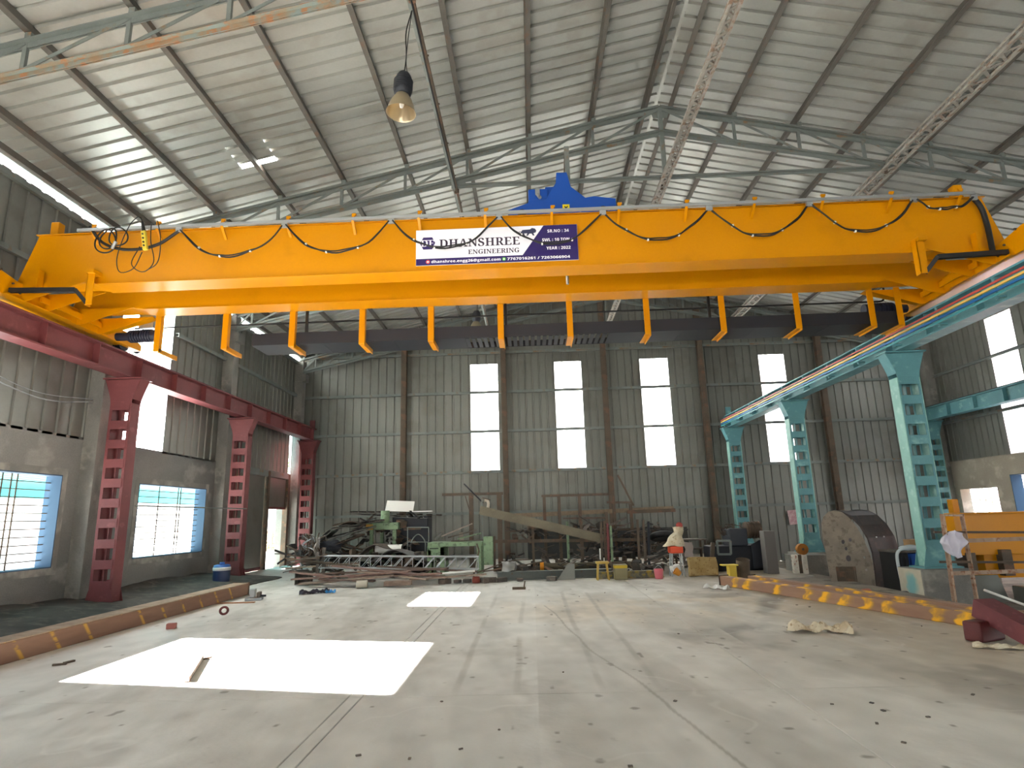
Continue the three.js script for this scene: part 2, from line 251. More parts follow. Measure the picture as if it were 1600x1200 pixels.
{ const w = struct('wall_left');
  masonry(w, XL - 0.3, XL, -0.33, MW, -9.62, -18.3, [[-10.0, -11.6, 0.8, 2.53], [-13.96, -16.93, 0.8, 2.5]]);
  masonry(w, XL - 0.3, XL, -0.33, 2.66, ZF, -9.62, [[-4.6, -6.4, 0.8, 2.5]]);
  mk('masonry', span(XL - 0.42, XL, -0.33, 3.1, -22.75, ZB), M.plaster, w);
  mk('lintel', rspan(XL - 0.3, XL + 0.02, 3.1, 3.32, -18.3, -22.75), M.frame, w);
  const cut = [-ZF, -12.5, -7, -6.2, -1.2, -0.4, 2.6, 7.33, 9.57, 12.7, 14.72, 22.62, 22.86, -ZB];
  sheets(w, [XL, 0, 0], [0, 0, -1], [-1, 0, 0], cut, (j) => { const i = j - 6; return i < 0 ? [[j % 2 ? 5.0 : 2.66, 7.81]] : i === 0 ? [[2.66, 7.81]] : i === 1 ? [[5.0, 7.81]] : i === 2 || i === 4 ? [[MW - 0.05, 7.81]] : i === 3 ? [[7.0, 7.81]] : i === 5 ? [[4.75, 7.81]] : [[MW, 7.81]]; }, () => 0);  // unseen openings nearer the camera are added to bounce sunlight indoors
  for (let z = ZF; z > ZB; z -= 0.94) mk('eave_diffuser', corr([XL - 0.02, 0, z], [0, 0, -1], [0, 1, 0], [-1, 0, 0], Math.min(0.94, z - ZB), 7.8, 7.8, 7.96, 7.96, 3, 0.04), M.milky, w);  // milky strip added in the open eave gap to diffuse the sun
  for (const y of [4.85, 6.35, 7.66]) for (const [a, b] of y < 7 ? [[ZF, -12.6], [-14.8, ZB]] : [[ZF, ZB]]) mk('girt', sweep([XL + 0.06, y, a], [XL + 0.06, y, b], secC(0.08, 0.1, 0.012)), M.frame, w);
  for (const z of [8, 3.2, -1.9, -7.1, -12.2, -17.5, -23.05]) { mk('building_column', rspan(XL - 0.02, XL + 0.3, -0.3, 7.75, z - 0.17, z + 0.17), M.concrete, w); mk('corbel', rspan(XL, XL + 0.42, 6.9, 7.2, z - 0.2, z + 0.2), M.concrete, w); }
  // tall translucent strip above the masonry: the lower part is milky, a clear strip is added to shape the sun patch
  const g = struct('window_5'); mk('pane', corr([XL, 0, -12.7], [0, 0, -1], [0, 1, 0], [-1, 0, 0], 2.02, MW, MW, 4.25, 4.25, 6), M.milky, g);
  mk('pane', span(XL - 0.008, XL, 4.25, 4.95, -12.7, -14.72), M.glass, g); mk('pane', corr([XL, 0, -12.7], [0, 0, -1], [0, 1, 0], [-1, 0, 0], 2.02, 4.95, 4.95, 7.0, 7.0, 6), M.milky, g);
  // barred windows in the masonry
  [[-10.0, -11.6, 2.53], [-13.96, -16.93, 2.5]].forEach(([a, b, top], i) => { const f = struct('window_' + (6 + i)), x0 = XL - 0.3, x1 = XL + 0.012, t = 0.02;
    mk('window_frame', [span(x0, x1, 0.8, 0.8 + t, a, b), span(x0, x1, top - t, top, a, b), span(x0, x1, 0.8, top, a, a - t), span(x0, x1, 0.8, top, b + t, b)], M.bluegrey, f);
    { const e = 0.13, ring = plate(rect(-a - e, -b + e, 0.8 - e, top + e), 0.006, 0, [rect(-a, -b, 0.8, top)]); ring.applyMatrix4(new THREE.Matrix4().makeBasis(new THREE.Vector3(0, 0, -1), new THREE.Vector3(0, 1, 0), new THREE.Vector3(1, 0, 0))).translate(XL, 0, 0); mk('plaster_surround', ring, M.patch, f); }
    const xg = XL - 0.2, n = 12; for (let k = 1; k < n; k++) { const y = 0.8 + (top - 0.8) * k / n; mk('bar', rod([xg, y, a], [xg, y, b], 0.011, 5), M.rust, f); }
    for (const q of i ? [0.06, 0.1, 0.38, 0.66, 0.7] : [0.3, 0.42, 0.5]) { const z = a + (b - a) * q; mk('bar', rod([xg, 0.8, z], [xg, top, z], 0.014, 5), M.rust, f); } });
  // rolling shutters of the two gate bays
  const d = struct('door_1'), slat = (y0, y1, za, zb) => { const L = []; for (let y = y0; y < y1; y += 0.105) L.push(sweep([XL - 0.1, Math.min(y, y1), za], [XL - 0.1, Math.min(y, y1), zb], [[-0.02, 0], [0.016, 0.012], [0.03, 0.05], [0.016, 0.088], [-0.02, 0.105]])); return L; };
  const s1 = mk('shutter_curtain', slat(0.08, 3.1, -18.75, -20.85), M.galv[2], d); s1.userData.kind = 'stuff'; mk('shutter_curtain', slat(2.07, 3.1, -21.1, -22.7), M.galv[2], d).userData.kind = 'stuff';
  mks('bottom_rail', [rspan(XL - 0.13, XL - 0.05, 0, 0.1, -18.75, -20.85), rspan(XL - 0.13, XL - 0.05, 2.0, 2.08, -21.1, -22.7)], M.oxide, d);
  for (const z of [-18.65, -20.97, -22.75]) mk('guide_post', rspan(XL - 0.16, XL + 0.03, -0.05, 3.3, z - 0.09, z + 0.09), M.rust, d); }
{ const w = struct('wall_right');
  masonry(w, XR, XR + 0.35, -0.4, 3.05, ZF, ZB, [[-20.85, -22.62, 0.75, 2.03], [-18.2, -20.2, -0.3, 2.4], [-9, -16, -0.2, 2.6], [2, -5, -0.2, 2.6]], M.plaster2);  // two large openings out of view are added to light this side
  const cut = [-ZF, 8, 9.2, 18.85, 19.97, -ZB];
  sheets(w, [XR, 0, 0], [0, 0, -1], [1, 0, 0], cut, (i) => i % 2 ? [[7.55, 7.74]] : [[3.03, 7.74]], () => 0);
  for (const y of [4.45, 6.25, 7.66]) mk('girt', sweep([XR - 0.06, y, ZF], [XR - 0.06, y, ZB], secC(0.08, 0.1, 0.012)), M.frame, w);
  for (const z of [-7.1, -12.2, -17.5, -23.05]) mk('building_column', rspan(XR - 0.3, XR + 0.02, -0.3, 7.75, z - 0.17, z + 0.17), M.concrete, w);
  windowPanes('window_8', [XR, 0, -18.85], [0, 0, -1], [1, 0, 0], 1.12, [3.05, 4.45, 6.25, 7.55]); windowPanes('window_9', [XR, 0, -8], [0, 0, -1], [1, 0, 0], 1.2, [3.05, 4.45, 6.25, 7.55]);  // the second window is unseen, added to brighten the right side
  const f = struct('door_2'); mk('door_frame', [span(XR - 0.01, XR + 0.35, -0.3, 2.4, -20.2, -20.17), span(XR - 0.01, XR + 0.35, 2.37, 2.4, -18.2, -20.2), span(XR - 0.01, XR + 0.35, -0.3, 2.4, -18.23, -18.2)], M.bluegrey, f); }
{ const w = struct('wall_front'); sheets(w, [0, 0, ZF], [1, 0, 0], [0, 0, 1], [XL, -1.5, 6.5, XR], (i) => i === 1 ? [[5.2, 'roof']] : [[-0.33, 'roof']], (x) => roofY(x) - 0.05); for (const x of [-1.5, 6.5]) mk('gate_post', rspan(x - 0.15, x + 0.15, LOW, 5.3, ZF - 0.25, ZF - 0.02), M.frame, w); mk('gate_lintel', rspan(-1.6, 6.6, 5.15, 5.45, ZF - 0.25, ZF - 0.02), M.frame, w); }  // unseen front end; gate opening sized for the light on the crane
{ const c = struct('ceiling'), n = 40, L = (ZF - ZB + 0.25) / n;
  for (let k = 0; k < n; k++) { const z = ZF + 0.1 - L * k;
    for (const s of [-1, 1]) { const xe = s < 0 ? XL - 0.16 : XR + 0.16, x0 = RIDGE, len = Math.hypot(xe - x0, SL * (xe - x0)), W = new THREE.Vector3(xe - x0, -SL * Math.abs(xe - x0), 0).normalize();
      const Nn = [-W.y * (s < 0 ? -1 : 1), Math.abs(W.x), 0], rm = M.roof[Math.floor(rnd() * 3)], run = (zz, wd, p, q, m, nr, nm = 'roof_sheet') => mk(nm, corr([x0, 10.82, zz], [0, 0, -1], W.toArray(), Nn, wd, p, p, q, q, nr, 0.05), m, c);
      if (s < 0 && z > -10.9 && z - L < -10.9) { // one sheet has a lifted lap that lets daylight through
        run(z, L, 0.04, 8.5, rm, 3); run(z, L * 0.84, 8.5, 9.25, rm, 3); run(z - L * 0.84, L * 0.16, 8.5, 9.25, M.milky, 1, 'daylight_lap'); run(z, L, 9.25, len, rm, 3); }
      else run(z, L, 0.04, len, rm, 3); } }
  mks('ridge_cap', [-1, 1].map((s) => bar([RIDGE + s * 0.17, 10.855, ZF], [RIDGE + s * 0.17, 10.855, ZB], 0.36, 0.006, [s * SL, 1, 0])), M.roof[0], c);
  const px = [-8.95, -8.35, -6.9, -5.45, -4.03, -2.6, -1.2, 0.2, 1.65, 2.9, 3.5, 4.82, 6.22, 7.6, 9.0, 10.5, 11.95, 13.4, 14.7, 15.2];
  for (const x of px) mk('purlin', sweep([x, roofY(x) - 0.085, ZF], [x, roofY(x) - 0.085, ZB + 0.02], secC(0.085, 0.15, 0.012), [x < RIDGE ? -SL : SL, 1, 0]), M.purlin, c);
}

// ---------- roof trusses ----------
const nodesL = [-8.85, -8.35, -6.9, -5.45, -4.03, -2.6, -1.2, 0.2, 1.65], nodesR = [4.82, 6.22, 7.6, 9.0, 10.5, 11.95, 13.4, 14.7, 15.2];
const lowY = (x) => chordY(x) - 0.47 - 0.14 * Math.max(0, 1 - Math.abs(x - RIDGE) / 10);
function truss(z, label) {
  const t = thing('roof_truss', label, 'roof truss', undefined), m = M.frame, ang = secL(0.075, 0.01);
  const dbl = (a, b, s, up) => { const w = s / 2, off = 0.008; const P = (p, k) => [p[0], p[1], p[2] + k]; return [bar(P(a, off + w / 2), P(b, off + w / 2), w, 0.012, up), bar(P(a, -off - w / 2), P(b, -off - w / 2), w, 0.012, up), bar(P(a, off + 0.006), P(b, off + 0.006), 0.012, s, up), bar(P(a, -off - 0.006), P(b, -off - 0.006), 0.012, s, up)]; };
  for (const x of [-8.95, 15.3]) { mk('top_chord', dbl([x, chordY(x), z], [RIDGE, chordY(RIDGE), z], 0.17), m, t); mk('bottom_chord', dbl([x, lowY(x), z], [RIDGE, lowY(RIDGE), z], 0.15), M.trussRust, t); }
  for (const N of [nodesL, nodesR.slice().reverse()]) { const A = N.concat(RIDGE);
    for (let i = 0; i < N.length; i++) { const x = N[i]; mk('vertical', bar([x, lowY(x), z], [x, chordY(x), z], 0.06, 0.05), m, t); mk('diagonal', bar([x, lowY(x), z + 0.03], [A[i + 1], chordY(A[i + 1]) - 0.02, z + 0.03], 0.012, 0.055), m, t);
      mk('purlin_cleat', box(0.09, 0.1, 0.1, x + 0.04, chordY(x) + 0.1, z), m, t); } }
  mk('king_post', bar([RIDGE, 8.68, z], [RIDGE, chordY(RIDGE), z], 0.09, 0.08), m, t);
  mk('tie_beam', dbl([-1.5, 8.76, z], [7.95, 8.76, z], 0.1), m, t);
  mk('gusset_plate', plate([[-0.16, -0.2], [0.16, -0.2], [0.22, 0.0], [0, 0.06], [-0.22, 0.0]], 0.012).translate(RIDGE, 10.45, z - 0.006), m, t); for (const x of [-1.4, 7.85]) mk('gusset_plate', plate(rect(-0.16, 0.16, -0.1, 0.1), 0.012).translate(x, 8.8, z - 0.006), m, t);
  return settle(t);
}
const tr0 = truss(-7.1, 'grey steel roof truss with a rust-streaked bottom chord, nearest, crossing the upper left corner');
[[-12.25, 'grey steel roof truss with king post meeting the ridge just above the blue hoist trolley'], [-17.4, 'grey steel roof truss half hidden behind the yellow crane girders'], [-22.95, 'grey steel roof truss lying against the back wall sheets'], [-1.9, 'grey steel roof truss overhead, above where the camera stands']].forEach(([z, l]) => {
  if (z > -3) return; const c = tr0.clone(); c.name = numbered('roof_truss'); c.userData = { ...tr0.userData, label: l }; c.position.z += z + 7.1; scene.add(c); for (const k of c.children) if (k.name === 'bottom_chord') k.material = M.frame; });
// lacing beams running the length of the hall under the trusses
function lacing(x, y, w, label) {
  const t = thing('lacing_beam', label, 'lattice beam'); const m = M.lacing, z0 = ZF - 0.1, z1 = ZB + 0.5, h = w * 0.9;
  for (const [dx, dy] of [[-w / 2, 0], [w / 2, 0], [0, h]]) mk('chord', bar([x + dx, y + dy, z0], [x + dx, y + dy, z1], 0.055, 0.045), m, t);
  const L = []; for (let z = z0, s = 1; z > z1 + w; z -= w * 0.8, s = -s) { L.push(bar([x - s * w / 2, y, z], [x + s * w / 2, y, z - w * 0.8], 0.05, 0.01), bar([x + s * w / 2, y, z], [x, y + h, z - w * 0.4], 0.03, 0.012), bar([x, y + h, z - w * 0.4], [x + s * w / 2, y, z - w * 0.8], 0.03, 0.012)); }
  mk('lacing', L, m, t).userData.kind = 'stuff';
  mks('hanger', [-7.1, -12.25, -17.4, -22.6].map((z) => box(0.05, 0.3, 0.05, x, y + 0.12, z)), M.rust, t);
  settle(t);
}
lacing(3.1, 8.5, 0.15, 'slim lattice beam along the hall under the king posts, passing right behind the hoist');
lacing(8.0, 8.66, 0.24, 'wide lattice beam along the hall near the upper right corner, over the teal rail');
{ const t = thing('cable_conduit', 'rusty pipe conduit with dark cable running along the hall beside the pendant lamp', 'conduit'), x = -1.46, y = 8.62;
  mk('pipe', rod([x + 0.03, y, ZF], [x + 0.03, y, -22.5], 0.028), M.rust, t); mk('angle_bar', bar([x - 0.035, y + 0.02, ZF], [x - 0.035, y + 0.02, -22.5], 0.05, 0.02), M.frame, t);
  mk('cable', tube([[x + 0.01, y - 0.04, 2], [x + 0.02, y - 0.045, -6], [x, y - 0.04, -9], [x + 0.02, y - 0.05, -12]], 0.014, 40), M.black, t);
  for (let z = 1; z > -22; z -= 1.15) mk('clip', box(0.14, 0.012, 0.03, x, y + 0.035, z), M.rust, t);
  mks('hanger', [-7.1, -12.25, -17.4].map((z) => [box(0.03, 0.3, 0.03, x, y + 0.1, z), box(0.1, 0.1, 0.04, x + 0.02, y + 0.01, z)]), M.rust, t); settle(t); }

// ---------- high bay lamps ----------
{ const mk2 = () => { const t = new THREE.Group(); scene.add(t);
    const hs = mk('housing', lathe([[0, 0.62], [0.075, 0.62], [0.1, 0.58], [0.125, 0.5], [0.13, 0.36], [0.118, 0.3], [0.09, 0.27], [0, 0.27]]), M.darkSteel, t);
    mk('cooling_fin', Array.from({ length: 6 }, (_, i) => new THREE.TorusGeometry(0.128, 0.006, 5, 20).rotateX(Math.PI / 2).translate(0, 0.36 + i * 0.028, 0)), M.darkSteel, hs);
    mk('reflector', lathe([[0.085, 0.29], [0.1, 0.26], [0.14, 0.19], [0.175, 0.1], [0.195, 0.01], [0.205, 0], [0.2, 0.008], [0.19, 0.016], [0.168, 0.1], [0.135, 0.188], [0.095, 0.25], [0.07, 0.28]], 32), std({ color: 0xb9a98c, roughness: 0.3, metalness: 0.75 }), t);
    mk('bulb', [lathe([[0, 0.08], [0.022, 0.09], [0.034, 0.13], [0.026, 0.18], [0.02, 0.25]], 12)], M.white, t);
    mk('lamp_holder', lathe([[0, 0.2], [0.035, 0.2], [0.04, 0.26], [0, 0.26]], 12), std({ color: 0x5a1d22, roughness: 0.6 }), t);
    mk('cord', [tube([[0, 0.62, 0], [0.01, 0.9, 0], [-0.02, 1.3, 0], [0.04, 1.68, 0]], 0.009, 20), tube([[0.05, 0.6, 0], [0.02, 0.78, 0.01], [0.015, 1.2, 0], [0.04, 1.68, 0]], 0.006, 20), new THREE.TorusGeometry(0.02, 0.005, 5, 12).translate(0.03, 0.64, 0)], M.black, t);
    return t; };
  const a = mk2(); a.name = numbered('high_bay_lamp'); tag(a, 'bell-shaped high bay lamp with black housing hanging in front of the roof sheets', 'lamp', 'high bay lamps'); a.position.set(-1.62, 6.97, -7.3); a.rotation.z = -0.06;
  const b = a.clone(); b.name = numbered('high_bay_lamp'); b.userData = { ...a.userData, label: 'far high bay lamp seen in the gap beneath the crane girders, above the walkway' }; b.position.set(-1.5, 6.96, -17.3); scene.add(b); }

// ---------- crane runway ----------
function runway(name, x, mat, label, z0, z1, bars) {
  const t = thing(name, label, 'crane rail beam');
  mk('beam', sweep([x, 4.78, z0], [x, 4.78, z1], secI(0.32, 0.47, 0.03, 0.02)), mat, t);
  mk('rail', sweep([x, 5.045, z0], [x, 5.045, z1], secI(0.07, 0.06, 0.015, 0.03)), M.darkSteel, t);
  const L = []; for (let z = Math.min(z0, -1.9) ; z > z1; z -= 1.3) L.push(box(0.28, 0.41, 0.012, x, 4.78, z)); mks('stiffener', L, mat, t);
  mk('end_stop', rbox(0.2, 0.3, 0.05, x, 5.2, z1 + 0.05), mat, t);
  if (bars) { const bx = x - 0.33; [[0xb5453d, 4.82, 'red'], [0xe6c05a, 4.755, 'yellow'], [0x0d63a8, 4.69, 'blue'], [0x2f8d94, 4.625, 'green']].forEach(([c, y, n]) => { mk('conductor_bar', bar([bx, y, z0], [bx, y, z1 + 0.1], 0.022, 0.034), std({ color: c, roughness: 0.45 }), t, n + ' plastic-covered conductor bar'); });
    for (let z = z0 - 0.6; z > z1; z -= 1.35) mk('bar_holder', [box(0.02, 0.36, 0.05, bx + 0.03, 4.74, z), box(0.16, 0.03, 0.04, x - 0.24, 4.9, z), box(0.16, 0.03, 0.04, x - 0.24, 4.6, z)], M.teal, t); }
  return settle(t);
}
const BX = -8.35, TX = 7.54, CZ = [-12.1, -17.3, -22.65];
runway('runway_beam', BX, M.oxide, 'dark red steel crane rail beam on the red lattice columns along the window wall', 1, -22.95);
runway('runway_beam', TX, M.teal, 'teal crane rail beam carrying four coloured conductor bars on its side', 1, -22.95, true);
runway('runway_beam', 14.75, M.teal, 'plain teal crane rail beam along the far right wall', 1, -22.95);
function railColumn(x, z, y0, mat, label, group, wire) {
  const t = thing('rail_column', label, 'column', group), w = 0.43, d = 0.28, top = 4.5;
  for (const s of [-1, 1]) mk('flange', rspan(x + s * (w / 2 - 0.01), x + s * (w / 2 + 0.01), y0 + 0.03, 4.0, z - d / 2, z + d / 2, 0.004), mat === M.teal ? M.tealLit : mat, t);  // teal flanges take the copy with side light painted in
  for (const s of [-1, 1]) { for (const q of [-1, 1]) mk('corner_angle', rspan(x + q * (w / 2 - 0.05), x + q * (w / 2 - 0.008), y0 + 0.03, 4.02, z + s * (d / 2 - 0.012), z + s * d / 2, 0.003), mat, t);
    const n = Math.round((3.5 - y0) / 0.385); for (let i = 0; i <= n; i++) { const y = y0 + 0.42 + (3.94 - y0 - 0.42) * i / n; mk('batten', rspan(x - w / 2 + 0.02, x + w / 2 - 0.02, y - 0.088, y + 0.088, z + s * (d / 2), z + s * (d / 2 + 0.012), 0.003), mat, t); }
    mk('head_plate', plate([[-w / 2, 0], [w / 2, 0], [w / 2 + 0.02, 0.12], [0.36, 0.5], [-0.36, 0.5], [-w / 2 - 0.02, 0.12]], 0.014).translate(x, 3.99, z + s * (d / 2 + 0.002) - 0.007), mat, t);
    mk('base_gusset', plate([[-0.3, 0], [0.3, 0], [w / 2 + 0.02, 0.26], [w / 2, 0.32], [-w / 2, 0.32], [-w / 2 - 0.02, 0.26]], 0.014).translate(x, y0 + 0.03, z + s * (d / 2 + 0.004) - 0.007), mat, t); }
  mks('head_flange', [-1, 1].map((s) => bar([x + s * (w / 2), 4.08, z], [x + s * 0.37, 4.5, z], d, 0.018, [s, 0.3, 0])), mat, t);
  mk('inner_web', span(x - 0.035, x - 0.02, y0 + 0.03, 4.0, z - 0.05, z + 0.05), mat, t);
  mk('cap_plate', rspan(x - 0.4, x + 0.4, top, top + 0.03, z - 0.2, z + 0.2, 0.004), mat, t);
  mk('base_plate', rspan(x - 0.36, x + 0.36, y0, y0 + 0.03, z - 0.24, z + 0.24, 0.004), mat, t);
  return settle(t);
}
railColumn(BX, CZ[0], 0, M.oxide, 'red steel batten column between the two barred windows');
railColumn(BX, CZ[1], 0, M.oxide, 'red steel batten column beside the blue water jug and the rolling shutter');
railColumn(BX, CZ[2], 0, M.oxide, 'red steel batten column in the back corner by the open doorway');
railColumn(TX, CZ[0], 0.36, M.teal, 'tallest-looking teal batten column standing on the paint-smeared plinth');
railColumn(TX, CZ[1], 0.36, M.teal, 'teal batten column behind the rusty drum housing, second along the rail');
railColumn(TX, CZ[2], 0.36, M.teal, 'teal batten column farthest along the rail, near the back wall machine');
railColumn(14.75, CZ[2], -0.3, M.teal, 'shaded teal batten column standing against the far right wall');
[[CZ[0], 'grey concrete plinth with smeared white and teal paint under the nearest teal column'], [CZ[1], 'grey concrete plinth under the second teal column, beside the drum housing'], [CZ[2], 'grey concrete plinth under the farthest teal column']].forEach(([z, l], i) => {
  const t = thing('column_plinth', l, 'plinth'); mk('block', rspan(TX - 0.5, TX + 0.42, LOW, 0.36, z - 0.38, z + 0.36, 0.02), M.concrete, t);
  if (!i) mk('paint_smear', [span(TX - 0.506, TX - 0.5, LOW + 0.02, 0.35, z - 0.36, z + 0.34)], std({ map: tex(256, 256, 1.4, 1.4, (u, v) => { const n = fbm(u, v, 6, 5, 131), w = v > 0.5 ? v - 1 : v, d = Math.hypot((u - 0.36) * 1.1, w - 0.03); return mix(mix(rgb(0xc6bda6), rgb(0xaaa391), n), rgb(0x5f9aa0), 0.8 * sm(0.2, 0.08, d + (n - 0.5) * 0.2)); }), roughness: 0.9 }), t, 'smeared cream and teal paint');
  settle(t); });
{ const g = new THREE.BoxGeometry(2.2, 0.2, 13, 16, 2, 80), p = g.attributes.position; for (let i = 0; i < p.count; i++) { const u = p.getX(i) / 2.2 + 0.5, zz = p.getZ(i), k = fbm(u * 0.3 + 0.1, zz / 13 + 0.5, 9, 4, 205); p.setXYZ(i, p.getX(i) - (u > 0.8 ? 0.5 * k * (u - 0.8) * 5 : 0), p.getY(i) > 0.05 ? 0.02 + 0.22 * (1 - u) * (0.4 + k) : -0.02, zz); } g.computeVertexNormals(); const m = mk('dirt_bank', g.translate(XL + 1.1, 0, -11.2), std({ map: mottled(0x4a4641, 0x3d3a36, 0x5c564e, 1.7, 207, 0.58, 10), roughness: 1 })); tag(m, 'dark dirt banked along the foot of the window wall behind the banded beam', 'dirt'); m.userData.kind = 'stuff'; }
one('sagging_wire', [tube([[XL + 0.12, 4.2, -8.6], [XL + 0.2, 3.85, -10.6], [XL + 0.12, 4.05, -12.0]], 0.012, 24, 5), tube([[XL + 0.12, 4.35, -8.6], [XL + 0.22, 3.95, -10.3], [XL + 0.12, 4.1, -12.0]], 0.008, 24, 5)], M.steel, 'pale wires sagging across the wall sheets above the nearest barred window', 'wire');
one('thin_pipe', rod([-8.05, 1.93, -12.3], [-8.05, 1.93, -17.2], 0.016), M.frame, 'thin pale pipe fixed level between two red columns across the barred window', 'pipe');

// ---------- overhead crane ----------
const G0 = 5.40, G1 = 6.32;
{ const t = thing('overhead_crane', 'bright yellow double girder overhead crane spanning the hall between the red and teal rails', 'crane'), y = M.yellow;
  const prof = [[-8.08, G1 - 0.02], [7.38, G1 - 0.02], [7.62, 5.5], [7.6, 5.435], [6.5, 5.435], [6.3, G0 + 0.012], [-7.0, G0 + 0.012], [-7.2, 5.435], [-8.32, 5.435], [-8.34, 5.5]].reverse();
  for (const z of [-9.5, -10.74]) { const g = mk('girder', plate(prof, 0.36, 0.005).translate(0, 0, z + 0.02), y, t);
    mk('bottom_flange', rspan(-7.0, 6.32, G0, G0 + 0.014, z - 0.01, z + 0.41, 0.004), y, g); mk('top_flange', rspan(-8.12, 7.42, G1 - 0.016, G1, z - 0.01, z + 0.41, 0.004), y, g);
    mk('trolley_rail', rspan(-7.9, 7.2, G1, G1 + 0.05, z + 0.175, z + 0.225, 0.006), M.darkSteel, g); }
  for (const [x, s] of [[BX, 1], [TX, -1]]) {
    const side = [[8.0, 5.14], [12.15, 5.14], [12.15, 5.26], [11.8, 5.42], [8.95, 5.43], [8.5, 5.52], [8.02, 5.5]];
    const c = mk('end_carriage', sideways(plate(side.map(([a, b]) => [a, b]), 0.3, 0.006)).translate(x - 0.15 - s * -0.02, 0, 0), y, t);
    mk('cover_channel', [bar([x + s * 0.21, 5.14, -8.7], [x + s * 0.21, 5.14, -10.1], 0.06, 0.012), bar([x + s * 0.175, 5.2, -8.7], [x + s * 0.175, 5.2, -10.1], 0.012, 0.11)], y, c);
    for (const z of [-8.4, -11.75]) mk('wheel', [new THREE.CylinderGeometry(0.14, 0.14, 0.1, 20).rotateZ(Math.PI / 2).translate(x, 5.215, z), new THREE.CylinderGeometry(0.165, 0.165, 0.02, 20).rotateZ(Math.PI / 2).translate(x + 0.06, 5.215, z), new THREE.CylinderGeometry(0.165, 0.165, 0.02, 20).rotateZ(Math.PI / 2).translate(x - 0.06, 5.215, z)], M.darkSteel, c);
    mks('buffer', [rod([x, 5.4, -8.0], [x, 5.4, -7.86], 0.07, 16, 0.09), rod([x, 5.2, -12.15], [x, 5.2, -12.28], 0.06, 16, 0.075)], M.black, c);
    mks('bolt', [[-8.6, 5.5], [-8.85, 5.36], [-9.0, 5.25], [-10.9, 5.37], [-10.9, 5.3], [-10.9, 5.23]].map(([z, h]) => rod([x + s * 0.165, h, z], [x + s * 0.2, h, z], 0.018, 6)), M.rust, c);
    // gussets between the girder ends and the carriage
    for (const z of [-9.06, -9.55, -10.3, -10.85]) mk('gusset', plate([[0, 0], [s * 1.05, 0.0], [s * 0.1, -0.3], [0, -0.3]].map(([a, b]) => [x + s * 0.16 + a, 5.43 + b]).sort(() => 0), 0.016).translate(0, 0, z), y, t);
    mk('gusset', bar([x + s * 0.2, 5.18, -10.95], [x + s * 1.2, 5.44, -10.95], 0.2, 0.016), y, t);
    mk('end_stop', rspan(x + s * 0.33, x + s * 0.47, G1, G1 + 0.3, -9.38, -9.24, 0.01), y, t);
    // front bracket with its black frame
    const px = x + s * 1.36; mk('front_bracket', [rspan(px - 0.06, px + 0.06, 5.0, 5.55, -8.98, -8.96, 0.004), rspan(px - 0.06, px - 0.045, 5.0, 5.55, -9.09, -8.96, 0.004), rspan(px - 0.05, px + 0.08, 5.52, 5.58, -9.1, -8.9, 0.004)], y, t);
    mk('black_frame', [bar([px - s * 0.03, 5.02, -9.0], [px - s * 0.2, 5.24, -8.93], 0.07, 0.06), bar([px - s * 0.2, 5.24, -8.93], [x + s * 0.2, 5.22, -8.8], 0.07, 0.07)], M.black, t);
    mks('side_angle', [bar([x + s * 0.5, 5.3, -8.97], [x + s * 0.5, 5.62, -8.97], 0.05, 0.12), bar([x + s * 0.25, 5.28, -9.35], [x + s * 0.25, 5.28, -10.8], 0.03, 0.1)], y, t);
    const mt = mk('travel_motor', [rod([x + s * 0.55, 5.17, -11.2], [x + s * 1.1, 5.17, -11.2], 0.11, 18), rod([x + s * 0.3, 5.17, -11.2], [x + s * 0.55, 5.17, -11.2], 0.08, 14), ...Array.from({ length: 9 }, (_, i) => rod([x + s * (0.58 + i * 0.05), 5.17, -11.2], [x + s * (0.6 + i * 0.05), 5.17, -11.2], 0.128, 16))], std({ color: 0x1d2033, roughness: 0.5 }), t);
    if (s > 0) mk('terminal_box', rbox(0.3, 0.36, 0.2, x + 0.85, 5.52, -11.3, 0.01), M.steel, mt);
  }
  // walkway along the rear girder, carried by yellow hangers
  const wx0 = -5.2, wx1 = 6.95;
  for (let k = 0, n = 9; k < n; k++) { const a = wx0 + (wx1 - wx0) * k / n, b = wx0 + (wx1 - wx0) * (k + 1) / n; mk('deck_plate', [3, 4].includes(k) ? [0, 1, 2, 3, 4, 5, 6, 7, 8, 9, 10, 11].map((q) => span(a + (b - a) * q / 12, a + (b - a) * (q + 0.62) / 12, 4.80, 4.82, -10.93, -11.56)) : span(a, b - 0.006, 4.80, 4.815, -10.9, -11.58), M.darkSteel, t); }
  mks('toe_board', [span(wx0, wx1, 4.8, 5.03, -10.885, -10.9), span(wx0, wx1, 4.8, 4.92, -11.58, -11.595)], M.darkSteel, t);
  for (const x of [-4.43, -0.4, 3.65, 6.84]) mk('railing_post', bar([x, 4.8, -11.59], [x, 5.95, -11.59], 0.05, 0.05), M.black, t);
  mks('railing', [tube([[-8.0, 5.47, -11.62], [6.9, 5.47, -11.62]], 0.018, 2), tube([[6.9, 5.47, -11.62], [7.08, 5.49, -11.62], [7.14, 5.6, -11.62], [7.12, 5.75, -11.6]], 0.02, 12), rod([-5.2, 5.95, -11.62], [7.1, 5.95, -11.62], 0.018)], M.black, t);
  for (const x of [-6.99, -5.69, -4.41, -3.08, -1.78, -0.47, 0.82, 2.25, 3.64, 5.01, 6.36, 6.86]) mk('hanger', [rspan(x - 0.055, x + 0.055, 4.74, G0 + 0.06, -10.81, -10.795, 0.004), rspan(x + 0.04, x + 0.055, 4.74, G0 + 0.06, -10.9, -10.8, 0.004), rspan(x - 0.055, x + 0.055, 4.73, 4.745, -10.8, -11.42, 0.004), rspan(x + 0.04, x + 0.055, 4.7, 4.79, -10.8, -11.42, 0.004)], y, t);
